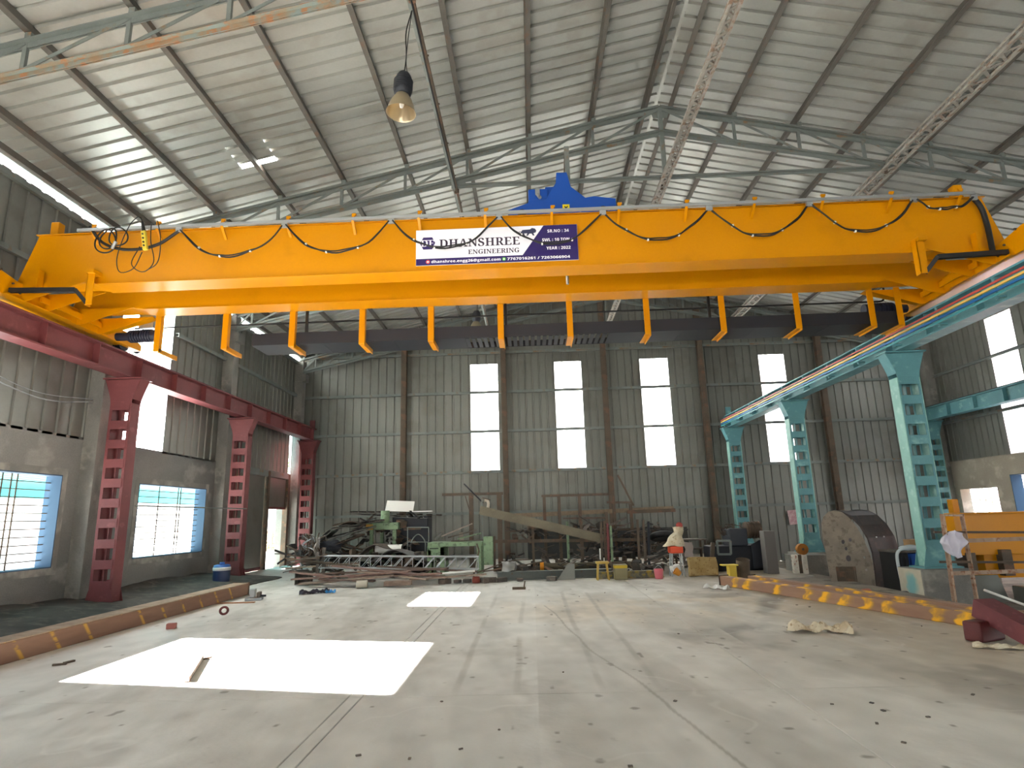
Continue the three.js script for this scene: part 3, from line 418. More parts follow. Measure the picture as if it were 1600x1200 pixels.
  // cable track on small arms
  for (let x = -7.05; x < 7; x += 1.075) mk('track_arm', [bar([x, 6.1, -9.12], [x, 6.27, -8.93], 0.04, 0.02), bar([x, 6.27, -8.93], [x + 0.02, 6.37, -8.95], 0.05, 0.02), box(0.07, 0.03, 0.03, x + 0.02, 6.37, -8.95)], y, t);
  mk('cable_track', sweep([-7.29, 6.28, -8.93], [7.13, 6.29, -8.93], secC(0.035, 0.05, 0.006)), M.steel, t);
  mk('drain_bolt', rod([0.72, 5.44, -9.58], [0.72, 5.28, -9.58], 0.025, 8), M.steel, t);
  settle(t); }
{ const t = thing('festoon_cable', 'black festoon cable hanging in loops along the front of the yellow girder', 'cable');
  const hp = [-5.6, -3.86, -2.12, -0.37, 1.29, 2.98, 4.56, 6.19, 7.12], yy = 6.21, z = -8.94;
  for (let i = 0; i + 1 < hp.length; i++) { const a = hp[i] + 0.03, b = hp[i + 1] - 0.03, sag = i === hp.length - 2 ? 0.17 : 0.5, pts = []; for (let k = 0; k <= 10; k++) { const u = k / 10; pts.push([a + (b - a) * u, yy - sag * (1 - (2 * u - 1) ** 2) + 0.012 * Math.sin(k * 2 + i), z + 0.02 * Math.sin(k * 1.3 + i)]); }
    const L = mk('cable_loop', [tube(pts, 0.013, 30), tube(pts.map((p, k) => [p[0], p[1] - 0.025 * Math.sin(k * 0.9), p[2] + 0.02]), 0.011, 30)], M.black, t);
    for (const k of [2, 4, 7]) mk('cable_tie', rod([pts[k][0] - 0.012, pts[k][1], pts[k][2]], [pts[k][0] + 0.012, pts[k][1], pts[k][2]], 0.026, 8), M.white, L); }
  { const pts = [[-7.1, 6.34, z], [-6.85, 6.05, z], [-6.45, 5.91, z], [-5.95, 5.97, z], [-5.6, 6.2, z]]; mk('cable_loop', [tube(pts, 0.025, 30)], M.black, t); }
  for (const x of hp) mk('cable_trolley', [rspan(x - 0.05, x + 0.05, yy - 0.03, yy + 0.05, z - 0.02, z + 0.02, 0.004), rod([x - 0.03, 6.28, z], [x + 0.03, 6.28, z], 0.02, 8)], M.steel, t);
  mk('down_cable', tube([[7.14, 6.28, -9.0], [7.26, 6.1, -9.02], [7.3, 5.8, -9.02], [7.22, 5.25, -8.92]], 0.04, 20), M.black, t);
  settle(t); }
{ const t = thing('cable_coil', 'black power cable coiled up at the end of the festoon track, by the red rail', 'cable'), z = -8.86;
  for (const [x, y, r, e, w] of [[-6.75, 6.03, 0.17, 1.2, 0.2], [-6.7, 6.08, 0.13, 1.4, -0.3], [-6.55, 6.1, 0.15, 1.1, 0.6]]) { const P = []; for (let k = 0; k < 12; k++) { const a = k / 12 * Math.PI * 2, c = Math.cos(a) * r, s = Math.sin(a) * r * e; P.push([x + c * Math.cos(w) - s * Math.sin(w), y + c * Math.sin(w) + s * Math.cos(w), z + 0.02 * Math.sin(a * 2)]); } mk('loop', tube(P, 0.012, 40, 6, true), M.black, t); }
  mk('plug', rod([-6.55, 6.0, z + 0.03], [-6.6, 5.88, z + 0.03], 0.03, 10, 0.02), M.steel, t); settle(t); }
{ const t = thing('pendant_control', 'yellow push-button pendant control hanging with looped cord from the festoon track', 'controller'), z = -8.83;
  mk('body', [rbox(0.075, 0.34, 0.06, -6.08, 6.0, z, 0.015, 0, 0.2)], std({ color: 0xd8c13c, roughness: 0.5 }), t);
  mks('button', [0.1, 0.03, -0.04, -0.1].map((d) => rod([-6.08 - d * 0.2, 6.0 + d, z + 0.03], [-6.08 - d * 0.2, 6.0 + d, z + 0.045], 0.014, 10)), M.black, t);
  mk('boot', rod([-6.11, 6.16, z], [-6.15, 6.33, z], 0.03, 10, 0.02), M.black, t);
  mk('cord', [tube([[-6.15, 6.33, z], [-6.2, 6.42, z], [-6.32, 6.34, z], [-6.5, 5.7, z], [-6.42, 5.47, z], [-6.22, 5.52, z], [-6.1, 5.8, z]], 0.008, 40, 5), tube([[-6.0, 6.3, z], [-5.98, 6.0, z], [-5.9, 5.6, z], [-6.05, 5.46, z], [-6.25, 5.6, z], [-6.15, 5.9, z]], 0.008, 40, 5), tube([[-5.9, 6.34, z], [-5.82, 6.0, z], [-5.84, 5.6, z], [-6.0, 5.48, z]], 0.008, 30, 5)], M.black, t); settle(t); }
{ // company sign
  const W = 2.62, H = 0.62, cv = document.createElement('canvas'); cv.width = 1600; cv.height = 380; const c = cv.getContext('2d');
  c.fillStyle = '#eceaf0'; c.fillRect(0, 0, 1600, 380); c.fillStyle = '#26125a';
  c.beginPath(); c.moveTo(1270, 0); c.lineTo(1600, 0); c.lineTo(1600, 380); c.lineTo(0, 380); c.lineTo(0, 310); c.lineTo(1055, 310); c.closePath(); c.fill();
  c.beginPath(); c.moveTo(72, 80); c.lineTo(160, 80); c.lineTo(190, 140); c.lineTo(160, 210); c.lineTo(72, 210); c.lineTo(38, 145); c.closePath(); c.fill();
  c.fillStyle = '#eceaf0'; c.font = 'bold 100px serif'; c.textAlign = 'center'; c.fillText('DE', 116, 180); c.fillRect(46, 108, 100, 7);
  c.fillStyle = '#2b1d33'; c.textAlign = 'left'; c.font = 'bold 120px serif'; c.save(); c.translate(228, 195); const w1 = c.measureText('DHANSHREE').width; c.scale(805 / w1, 1); c.fillText('DHANSHREE', 0, 0); c.restore();
  c.font = 'bold 68px serif'; c.save(); c.translate(515, 278); const w2 = c.measureText('ENGINEERING').width; c.scale(510 / w2, 1); c.fillText('ENGINEERING', 0, 0); c.restore();
  // walking lion emblem
  c.fillStyle = '#2f3350'; c.beginPath(); c.moveTo(1045, 62); c.lineTo(1060, 40); c.lineTo(1135, 36); c.lineTo(1155, 22); c.lineTo(1185, 30); c.lineTo(1198, 52); c.lineTo(1190, 72); c.lineTo(1168, 78); c.lineTo(1178, 104); c.lineTo(1162, 104); c.lineTo(1150, 82); c.lineTo(1128, 82); c.lineTo(1112, 104); c.lineTo(1098, 104); c.lineTo(1108, 78); c.lineTo(1076, 78); c.lineTo(1084, 104); c.lineTo(1070, 104); c.lineTo(1058, 80); c.lineTo(1042, 104); c.lineTo(1028, 104); c.closePath(); c.fill();
  c.strokeStyle = '#2f3350'; c.lineWidth = 5; c.beginPath(); c.moveTo(1048, 60); c.quadraticCurveTo(1020, 50, 1022, 84); c.stroke();
  c.fillStyle = '#ffffff'; c.font = 'bold 44px sans-serif'; c.textAlign = 'right'; c.fillText('SR.NO : 34', 1520, 78); c.fillText('SWL : 10 TON', 1524, 172); c.fillText('YEAR : 2022', 1530, 262);
  c.textAlign = 'left'; c.font = 'bold 40px sans-serif'; const put = (s, x, y, w) => { c.save(); c.translate(x, y); c.scale(w / c.measureText(s).width, 1); c.fillText(s, 0, 0); c.restore(); };
  put('dhanshree.engg26@gmail.com', 150, 358, 690); put('7767016261 / 7263066904', 900, 358, 620);
  c.fillStyle = '#e0524a'; c.beginPath(); c.arc(118, 344, 20, 0, 7); c.fill(); c.fillStyle = '#fff'; c.fillRect(108, 337, 20, 14); c.fillStyle = '#5cb838'; c.beginPath(); c.arc(870, 344, 19, 0, 7); c.fill(); c.fillStyle = '#fff'; c.beginPath(); c.arc(870, 344, 9, 0, 7); c.fill();
  const map = new THREE.CanvasTexture(cv); map.colorSpace = THREE.SRGBColorSpace;
  const t = thing('company_sign', 'white and purple company sign fixed to the middle of the yellow girder', 'sign');
  mk('panel', rbox(W, H, 0.012, 0, 0, 0, 0.003), M.white, t);
  const pm = new THREE.Mesh(new THREE.PlaneGeometry(W - 0.006, H - 0.006), std({ map, roughness: 0.35 })); pm.name = 'print'; pm.position.z = 0.0075; pm.receiveShadow = true; t.add(pm);
  t.position.set(-0.43, 5.8, -9.083); }
{ // blue hoist trolley
  const t = thing('hoist_trolley', 'blue hoist trolley with a grey upright riding on top of the yellow girders', 'hoist'), B = M.bluePaint;
  const pr = [[-0.26, 6.42], [1.62, 6.42], [1.62, 6.82], [1.25, 6.88], [1.1, 6.86], [0.86, 7.08], [0.8, 7.36], [0.62, 7.36], [0.6, 7.16], [0.42, 6.86], [0.13, 6.86], [0.1, 6.8], [-0.24, 6.68]];
  for (const z of [-9.62, -10.62]) mk('side_frame', plate(pr, 0.03, 0.004).translate(0, 0, z), B, t);
  mk('gearbox', rspan(0.12, 0.46, 6.8, 7.13, -9.7, -10.3, 0.02), B, t); mk('control_box', rspan(0.42, 0.62, 6.9, 7.22, -9.8, -10.3, 0.015), B, t);
  mk('rope_drum', new THREE.CylinderGeometry(0.18, 0.18, 0.95, 24).rotateX(Math.PI / 2).translate(0.75, 6.78, -10.1), M.darkSteel, t);
  mk('hoist_motor', [new THREE.CylinderGeometry(0.13, 0.13, 0.5, 20).rotateZ(Math.PI / 2).translate(1.3, 6.62, -10.1)], B, t);
  mks('cross_member', [rspan(-0.24, -0.12, 6.45, 6.6, -9.6, -10.6), rspan(1.5, 1.62, 6.45, 6.7, -9.6, -10.6)], B, t);
  mk('lifting_lug', [rspan(0.24, 0.32, 7.0, 7.12, -9.69, -9.66, 0.004), rod([0.28, 7.0, -9.66], [0.32, 6.9, -9.6], 0.03, 10)], M.steel, t);
  mk('upright', sweep([0.83, 6.95, -9.75], [0.83, 7.95, -9.75], secC(0.08, 0.08, 0.01)), M.frame, t); mk('stay', bar([0.76, 7.2, -9.8], [0.8, 7.9, -9.8], 0.02, 0.02), M.rust, t);
  for (const x of [0, 1.35]) for (const z of [-9.3, -10.55]) mk('wheel', new THREE.CylinderGeometry(0.075, 0.075, 0.06, 18).rotateX(Math.PI / 2).translate(x, 6.445, z), M.darkSteel, t);
  mks('axle', [0, 1.35].map((x) => rod([x, 6.46, -9.25], [x, 6.46, -10.6], 0.03, 10)), M.darkSteel, t);
  mks('bolt_head', [0.47, 1.0].map((x) => rod([x, 6.62, -9.59], [x, 6.62, -9.56], 0.03, 12)), M.steel, t);
  const lb = mk('warning_plate', rbox(0.12, 0.12, 0.012, 0.76, 6.68, -9.58, 0.003), std({ color: 0xe8d21c, roughness: 0.4 }), t);
  mk('arrow_print', plate([[-0.03, 0.03], [0, 0.008], [0.03, 0.03], [0.03, 0.008], [0, -0.025], [-0.03, 0.008]], 0.002).translate(0.76, 6.68, -9.573), M.black, lb);
  mks('rubber_stop', [rod([-0.29, 6.5, -9.6], [-0.25, 6.5, -9.6], 0.04, 10), rod([1.62, 6.6, -9.6], [1.67, 6.6, -9.6], 0.045, 10)], M.black, t);
  settle(t); }

// ---------- floor beams and things on the floor ----------
function hanging(w, h) { // crumpled rag hung by its middle
  const g = new THREE.PlaneGeometry(1, 1, 22, 22), p = g.attributes.position; for (let i = 0; i < p.count; i++) { const u = p.getX(i) * 2, v = p.getY(i) * 2, r = v > 0.2 ? 1 - 0.5 * (v - 0.2) : 1 - 0.62 * (0.2 - v) / 1.2, k = 1 - 0.2 * u * u + 0.05 * Math.sin(u * 5 + 1); p.setXYZ(i, u * r * w / 2 + v * v * 0.04, v * k * h / 2, 0.035 * Math.sin(u * 7 + v * 2) + 0.012 * Math.sin(u * 13 - v * 5 + 2) + 0.02 * Math.cos(v * 5)); } g.computeVertexNormals(); return g; }
function curled(w, d, arc, rise) { // bent sheet
  const g = new THREE.BoxGeometry(1, 0.02, 1, 18, 1, 4), p = g.attributes.position; for (let i = 0; i < p.count; i++) { const u = p.getX(i), v = p.getZ(i); p.setXYZ(i, u * w, p.getY(i) + arc * Math.cos(u * 3) + rise * u + 0.04 * Math.sin(u * 9 + v * 5), v * d); } g.computeVertexNormals(); return g; }
function debris(n, boxes, mats, seed0) { // loose heap: small plates, bars and rods
  seed = seed0; const L = mats.map(() => []); for (let i = 0; i < n; i++) { const [x0, x1, y0, y1, z0, z1] = boxes[i % boxes.length], a = [rr(x0, x1), rr(y0, y1), rr(z0, z1)], k = Math.floor(rnd() * mats.length), l = rr(0.15, 0.7), q = rr(0, 6.28), e = rr(-0.5, 0.5), b = [a[0] + l * Math.cos(q), Math.max(0.02, a[1] + l * e), a[2] + 0.4 * l * Math.sin(q)], t = rnd(); L[k].push(t < 0.4 ? bar(a, b, rr(0.05, 0.25), 0.015) : t < 0.7 ? bar(a, b, rr(0.03, 0.07), rr(0.03, 0.06)) : t < 0.85 ? rod(a, b, rr(0.012, 0.03), 6) : box(rr(0.08, 0.3), rr(0.05, 0.2), rr(0.08, 0.25), ...a, e, q)); } return L; }
function stripedBeam(a, b, w, h, label, mat = M.stripe) { const { m, L } = basis(a, b), t = thing('striped_beam', label, 'beam', 'yellow-striped steel beams');
  mk('box_section', new RoundedBoxGeometry(w, h, L, 1, 0.012).translate(0, h / 2, L / 2).applyMatrix4(m), mat, t);
  if (mat === M.faint) mk('dusty_top', new RoundedBoxGeometry(w * 0.96, 0.012, L, 1, 0.004).translate(0, h + 0.006, L / 2).applyMatrix4(m), std({ map: T.wood, color: 0xfff0dc, roughness: 0.9 }), t);
  mk('end_plate', [0].map(() => new THREE.BoxGeometry(w + 0.03, h + 0.02, 0.012).translate(0, h / 2 + 0.01, L + 0.006).applyMatrix4(m)), M.rust, t); settle(t); }
stripedBeam([-6.28, 0, -6.4], [-6.42, 0, -13.7], 0.34, 0.24, 'long brown beam with faint yellow bands along the window wall', M.faint);
stripedBeam([5.62, 0, -7.9], [3.95, 0, -13.35], 0.2, 0.18, 'striped beam with bold yellow marks, lying in front of its twin on the right');
stripedBeam([5.86, 0, -8.6], [4.5, 0, -13.3], 0.18, 0.18, 'striped beam lying behind its bolder twin, in front of the drum housing');
{ const t = thing('steel_offcut', 'dark red rectangular steel tube leaning on a low block at the right frame edge', 'steel tube');
  const { m, L } = basis([5.15, 0.34, -7.55], [5.25, 0.13, -6.95]); const hollow = plate(rect(-0.13, 0.13, -0.1, 0.1), L, 0.006, [rect(-0.115, 0.115, -0.085, 0.085)]).applyMatrix4(m); mk('tube', hollow, M.maroon, t); settle(t); }
one('low_block', rbox(0.42, 0.22, 0.2, 5.05, 0.11, -7.45, 0.03, 0.4), std({ map: T.oxide, color: 0xd0a8a4, roughness: 0.5 }), 'dull red low block under the leaning dark red tube', 'block');
// crumpled cloths
function cloth(label, pts, w, mat, h = 0.05, cat = 'cloth') { const g = new THREE.PlaneGeometry(1, 1, 26, 14), p = g.attributes.position, cr = new THREE.CatmullRomCurve3(pts.map(V)); for (let i = 0; i < p.count; i++) { const u = p.getX(i) + 0.5, v = p.getY(i), c = cr.getPoint(u), tt = cr.getTangent(u), n = new THREE.Vector3(-tt.z, 0, tt.x); const ww = w * (0.75 + 0.35 * Math.sin(u * 7 + 1) + 0.1 * Math.sin(u * 23)); c.addScaledVector(n, v * ww); p.setXYZ(i, c.x, 0.006 + h * Math.max(0, (0.55 + 0.6 * Math.sin(u * 19 + v * 5) * Math.cos(v * 9 + u * 4)) * (1 - 2.6 * v * v)), c.z); } g.rotateX(0); g.computeVertexNormals(); return one('cloth', g, mat, label, cat, 'rags on the floor'); }
cloth('crumpled cream rag lying alone on the open floor before the striped beams', [[3.22, 0, -8.3], [3.4, 0, -8.15], [3.62, 0, -8.1], [3.86, 0, -8.02]], 0.3, std({ map: mottled(0xd9cdb4, 0xc9b99c, 0xa58d70, 0.3, 141, 0.6, 20), roughness: 1 }), 0.12);
cloth('yellowish rag squeezed under the leaning dark red tube', [[4.7, 0, -7.15], [4.9, 0, -7.0], [5.2, 0, -6.95]], 0.2, M.sack, 0.05);
cloth('pale rag at the far end of the bold striped beam', [[3.42, 0, -12.9], [3.6, 0, -12.7], [3.78, 0, -12.5]], 0.22, M.white, 0.08);
cloth('dark oily rag on the floor in front of the plank pile', [[-5.05, 0, -13.5], [-4.75, 0, -13.6], [-4.5, 0, -13.75]], 0.3, std({ color: 0x3a3640, roughness: 1 }), 0.09);
cloth('small blue rag next to the dark oily rag', [[-4.5, 0, -13.55], [-4.4, 0, -13.6], [-4.3, 0, -13.62]], 0.16, std({ color: 0x3f8fd0, roughness: 1 }), 0.07);
{ const a = fl(296, 1066), b = fl(318, 1030), t = thing('angle_iron', 'rusty bent angle iron lying in the patch of sunlight', 'angle iron'); a[1] = b[1] = 0.004; mk('long_leg', sweep(a, b, secL(0.05, 0.006)), M.rust, t); mk('bent_end', bar(b, [b[0] + 0.09, 0.02, b[2] + 0.02], 0.05, 0.02), M.rust, t); settle(t); }
{ const t = thing('water_jug', 'blue insulated water jug with a pale band by the window wall', 'water jug'), p = [-7.9, 0, -15.75]; const L = (pts) => lathe(pts).translate(...p), blue = std({ color: 0x1f2f55, roughness: 0.4 });
  mk('body', L([[0, 0], [0.19, 0], [0.2, 0.02], [0.205, 0.38], [0.19, 0.4], [0, 0.4]]), blue, t); mk('band', L([[0.206, 0.38], [0.215, 0.39], [0.215, 0.45], [0.2, 0.46]]), M.white, t);
  const lid = mk('lid', L([[0.2, 0.46], [0.19, 0.51], [0.12, 0.53], [0, 0.53]]), std({ color: 0x3a63a8, roughness: 0.4 }), t); mk('knob', L([[0, 0.53], [0.06, 0.53], [0.06, 0.58], [0, 0.58]]), std({ color: 0x3a63a8, roughness: 0.4 }), lid); settle(t); }
one('brick_piece', rbox(0.13, 0.08, 0.1, ...fl(268, 978, 0.04), 0.01, 0.3), std({ color: 0xa0655c, roughness: 0.9 }), 'reddish brick piece on the floor between beam and sunlit patch', 'brick');
one('steel_ring', new THREE.TorusGeometry(0.06, 0.02, 8, 20).rotateX(0.25).rotateY(0.5).translate(...fl(350, 954, 0.075)), M.oxide, 'small reddish steel ring standing on the floor near the flat bar', 'ring');
one('flat_bar', bar(fl(322, 943, 0.012), fl(398, 941, 0.012), 0.06, 0.016), std({ color: 0xb07a55, roughness: 0.8 }), 'tan flat bar on the floor between the banded beam and the vice', 'flat bar');
{ const p = fl(397, 938), t = thing('bench_vice', 'small grey machine vice sitting on the floor at the flat bar end', 'vice'); mk('base', rbox(0.32, 0.06, 0.2, p[0], 0.03, p[2], 0.01, 0.2), M.steel, t); mk('fixed_jaw', rbox(0.1, 0.17, 0.18, p[0] - 0.03, 0.14, p[2], 0.02, 0.2), M.steel, t); mk('sliding_jaw', rbox(0.07, 0.11, 0.16, p[0] + 0.1, 0.11, p[2], 0.015, 0.2), M.junk, t); mk('screw', rod([p[0] + 0.1, 0.09, p[2]], [p[0] + 0.25, 0.09, p[2] + 0.05], 0.02), M.darkSteel, t); settle(t); }
one('thin_bar', [bar(fl(82, 1039, 0.012), fl(104, 1037, 0.012), 0.035, 0.02), bar(fl(100, 1036, 0.012), fl(116, 1032, 0.012), 0.035, 0.02)], M.rust, 'short dark cranked bar on the floor near the banded beam', 'bar');
one('cardboard_scrap', box(0.55, 0.03, 0.25, ...fl(825, 900, 0.015)), M.wood, 'flat brown scrap on the floor at the back edge', 'scrap');
{ const p = fl(811, 921, 0), t = thing('channel_offcut', 'short dark channel offcut with an upright pin on the back floor', 'offcut'); mk('channel', box(0.28, 0.05, 0.08, p[0], 0.025, p[2]), M.rust, t); mk('pin', rod([p[0] + 0.1, 0, p[2]], [p[0] + 0.13, 0.17, p[2]], 0.015), M.rust, t); settle(t); }
one('floor_chip', [[840, 930], [690, 1096], [905, 932], [1010, 921], [945, 926], [1060, 990], [1300, 1100], [1520, 1085], [1380, 1110], [780, 1140], [720, 1170], [640, 1185], [1230, 980], [560, 1180], [880, 1050], [1245, 945], [1265, 948], [1440, 978], [1412, 1160], [1450, 1120], [1370, 1130], [1362, 1098], [985, 1197], [1055, 1095]].map(([x, y], i) => box(0.015 + 0.025 * hash(i, 1, 1), 0.008, 0.01 + 0.015 * hash(i, 2, 1), ...fl(x, y, 0.006), 0, i)), M.junk, 'small chips and litter scattered over the concrete floor', 'litter').userData.kind = 'stuff';

// ---------- scrap heap in the back corner ----------
const planks = [ // [px0, py0, px1, py1, z0, z1, width, tone]
  [458, 905, 640, 893, -15.3, -14.9, 0.24, 0], [470, 912, 612, 900, -14.9, -14.6, 0.26, 1], [490, 897, 700, 888, -15.9, -15.5, 0.2, 2], [448, 888, 560, 880, -16.5, -16.4, 0.18, 1], [520, 884, 700, 902, -15.7, -14.9, 0.16, 0], [500, 905, 585, 908, -14.7, -14.6, 0.18, 2], [560, 893, 668, 905, -15.2, -14.7, 0.14, 1], [590, 885, 745, 893, -15.9, -15.6, 0.13, 2], [545, 902, 690, 896, -15.0, -14.9, 0.15, 0], [640, 908, 760, 897, -14.8, -14.9, 0.12, 1], [455, 893, 520, 902, -15.6, -15.2, 0.16, 0]];
const plankTone = [0xa8918f, 0xb5aba4, 0x857672], plankSaid = ['reddish grey', 'pale', 'dark brown'], plankMat = plankTone.map((c) => std({ map: T.wood, color: new THREE.Color(c).multiplyScalar(1.5), roughness: 0.85 }));
const plankWhere = ['longest, at the front of the heap by the doorway', 'lowest, touching the floor at the front of the heap', 'running under the silver lattice', 'nearest the doorway sill', 'sloping down to the right across the front', 'short, at the very front centre', 'narrow, sloping over the log stub', 'thin, reaching the green table', 'crossing behind the log stub', 'thin, pointing at the grey channel beam', 'short and angled beside the grey box'];
planks.forEach(([x0, y0, x1, y1, z0, z1, w, k], i) => { const a = at(x0, y0, z0), b = at(x1, y1, z1); a[1] = Math.max(a[1], 0.02 + 0.012 * i); b[1] = Math.max(b[1], 0.02 + 0.012 * i);
  one('timber_plank', bar(a, b, w, 0.035), plankMat[k], plankSaid[k] + ' plank, ' + plankWhere[i], 'plank', 'planks on the scrap heap'); });
{ const p = at(564, 913, -14.4); one('log_stub', [rod([p[0] - 0.1, 0.09, p[2]], [p[0] + 0.14, 0.09, p[2] - 0.03], 0.09, 14)], std({ color: 0xb8b0a0, roughness: 0.9 }), 'pale round stub lying in front of the plank heap', 'stub'); }
one('wood_block', rbox(0.62, 0.1, 0.2, ...at(622, 911, -14.4), 0.01, 0.08), plankMat[1], 'pale squared wood block on the floor, right of the round stub', 'wood block');
{ const p = foot(472, 905, -15.6); const t = thing('metal_box', 'grey open-fronted metal box at the left end of the planks', 'box'); mk('shell', [span(p[0] - 0.15, p[0] + 0.2, 0.3, 0.32, p[2] - 0.2, p[2] + 0.1), span(p[0] - 0.15, p[0] - 0.13, 0, 0.3, p[2] - 0.2, p[2] + 0.1), span(p[0] + 0.18, p[0] + 0.2, 0, 0.3, p[2] - 0.2, p[2] + 0.1), span(p[0] - 0.15, p[0] + 0.2, 0, 0.3, p[2] - 0.2, p[2] - 0.18), span(p[0] - 0.15, p[0] + 0.2, 0, 0.02, p[2] - 0.2, p[2] + 0.1)], M.junk, t); mk('flap', box(0.33, 0.015, 0.2, p[0] + 0.02, 0.34, p[2] + 0.02, -0.3), M.galv[2], t); settle(t); }
// silver lattice girder
{ const t = thing('lattice_girder', 'galvanised lattice girder lying on the heap in front of the green machines', 'lattice girder'), a = at(500, 888, -16.4), b = at(748, 886, -15.9); a[1] = 0.34; b[1] = 0.24; const H = 0.3, m = M.steel, lp = (u) => [a[0] + (b[0] - a[0]) * u, a[1] + (b[1] - a[1]) * u, a[2] + (b[2] - a[2]) * u];
  for (const [dy, dz] of [[0, 0.14], [0, -0.14], [H, 0.14], [H, -0.14]]) mk('chord', rod([a[0], a[1] + dy, a[2] + dz], [b[0], b[1] + dy, b[2] + dz], 0.016, 6), m, t);
  const n = 15; for (let i = 0; i < n; i++) { const p = lp(i / n), q = lp((i + 1) / n); for (const g of [rod([p[0], p[1], p[2] + 0.14], [q[0], q[1] + H, q[2] + 0.14], 0.009, 5), rod([q[0], q[1], q[2] + 0.14], [q[0], q[1] + H, q[2] + 0.14], 0.009, 5), rod([p[0], p[1], p[2] - 0.14], [q[0], q[1] + H, q[2] - 0.14], 0.009, 5)]) mk('lacing_rod', g, m, t); } settle(t); }
// bent sheets, tubes and scrap behind the lattice
const scrapSheets = [[520, 852, -17.2, 1.7, 0.05, 0.7, -0.25, 0, 'long rusty sheet sloping up beside the red corner column'], [545, 832, -17.6, 1.5, 0.05, 0.8, -0.16, 1, 'grey bent sheet above the dark bundle'], [560, 818, -17.9, 1.5, 0.05, 0.7, -0.1, 2, 'brown sheet jutting out below the green bench top'], [610, 805, -18.6, 2.4, 0.04, 0.9, 0.05, 1, 'wide grey board on top of the heap under the white panel'], [575, 799, -18.8, 1.3, 0.04, 0.6, 0.02, 2, 'flat brown board on top of the heap by the green post'], [650, 803, -18.9, 1.5, 0.05, 0.7, 0.03, 0, 'rusty board on top of the heap near the right end'], [560, 868, -16.9, 2.6, 0.06, 0.5, 0.02, 0, 'dark sheet lying low behind the silver lattice'], [505, 842, -17.4, 0.8, 0.04, 0.6, -0.5, 1, 'small tilted grey sheet by the corner column']];
const scrapMat = [M.rust, M.galv[2], M.junk];
scrapSheets.forEach(([px, py, z, w, h, d, rz, k, l]) => { const g = corr([-w / 2, 0, d / 2], [1, 0, 0], [0, 0, -1], [0, -1, 0], w, 0, 0, d, d, 5, 0.03), p = at(px, py, z); const g2 = box(w, 0.012, d).translate(0, -0.04, 0); g.rotateZ(-rz * 1.4).translate(...p); g2.rotateZ(-rz * 1.4).translate(...p); one('scrap_sheet', [g, g2], scrapMat[k], l, 'sheet', 'scrap sheets on the heap'); });
one('white_board', box(0.85, 0.02, 0.36, ...at(625, 791, -18.7), 1.05, 0, -0.06), M.white, 'bright white panel propped on top of the scrap heap', 'panel');
one('white_strip', box(0.6, 0.03, 0.12, ...at(660, 799, -18.3)), M.white, 'thin white strip beside the propped white panel', 'strip');
{ const a = at(588, 858, -17.2), b = at(625, 853, -17), t = thing('tube_roll', 'pale grey tube roll lying under the green bench', 'roll'); mk('tube', new THREE.CylinderGeometry(0.11, 0.11, 1, 20, 1, true).rotateZ(Math.PI / 2).scale(V(b).distanceTo(V(a)), 1, 1).translate((a[0] + b[0]) / 2, a[1], a[2]), M.white, t); mk('inner_wall', new THREE.CylinderGeometry(0.095, 0.095, 1, 20, 1, true).rotateZ(Math.PI / 2).scale(V(b).distanceTo(V(a)), 1, 1).translate((a[0] + b[0]) / 2, a[1], a[2]), M.junk, t); settle(t); }
one('dark_bundle', lumpy(lumpy(new THREE.SphereGeometry(0.22, 28, 20).scale(1.3, 0.7, 1), 0.035, 11, 1), 0.02, 29, 4).translate(...at(518, 853, -17.0)), std({ color: 0x22252c, roughness: 0.9 }), 'dark cloth bundle on the heap beside the rusty wire', 'bundle');
one('curled_sheet', curled(1.5, 0.8, 0.34, -0.1).translate(...((p) => [p[0], p[1] - 0.1, p[2]])(at(625, 874, -17))), std({ color: 0x6f6c6a, roughness: 0.6, metalness: 0.2 }), 'grey curled sheet humped up behind the silver lattice', 'sheet', 'curled sheets on the heap');
one('curled_sheet', curled(1.1, 0.7, 0.24, 0.15).translate(...at(590, 866, -17.2)), M.junk, 'brownish curled sheet under the pale tube roll', 'sheet', 'curled sheets on the heap');
one('curled_sheet', curled(1.2, 0.6, 0.2, 0.3).translate(...at(530, 835, -17.9)), M.galv[2], 'pale curled sheet rising left of the green bench', 'sheet', 'curled sheets on the heap');
one('curled_sheet', curled(1.4, 0.6, 0.16, -0.2).translate(...at(560, 826, -18.2)), M.rust, 'rusty curled sheet just below the top boards', 'sheet', 'curled sheets on the heap');
[['scrap_debris', M.rust, 'rusty loose scrap filling the heap behind the silver lattice'], ['scrap_debris', M.junk, 'grey-brown loose scrap filling the heap behind the silver lattice'], ['scrap_debris', std({ color: 0x2c2a29, roughness: 0.8 }), 'blackened loose scrap filling the heap behind the silver lattice']].forEach(([n, m, l], i) => { const b = [[-6.7, -5.2, 0.05, 0.9, -17.6, -16.6], [-5.8, -3.4, 0.05, 0.8, -18.2, -16.9], [-5.4, -3.2, 0.6, 1.6, -18.6, -17.9], [-4.2, -2.6, 0.05, 0.6, -18, -16.8]]; one(n, debris(90, b, [0], 900 + i)[0], m, l, 'scrap').userData.kind = 'stuff'; });
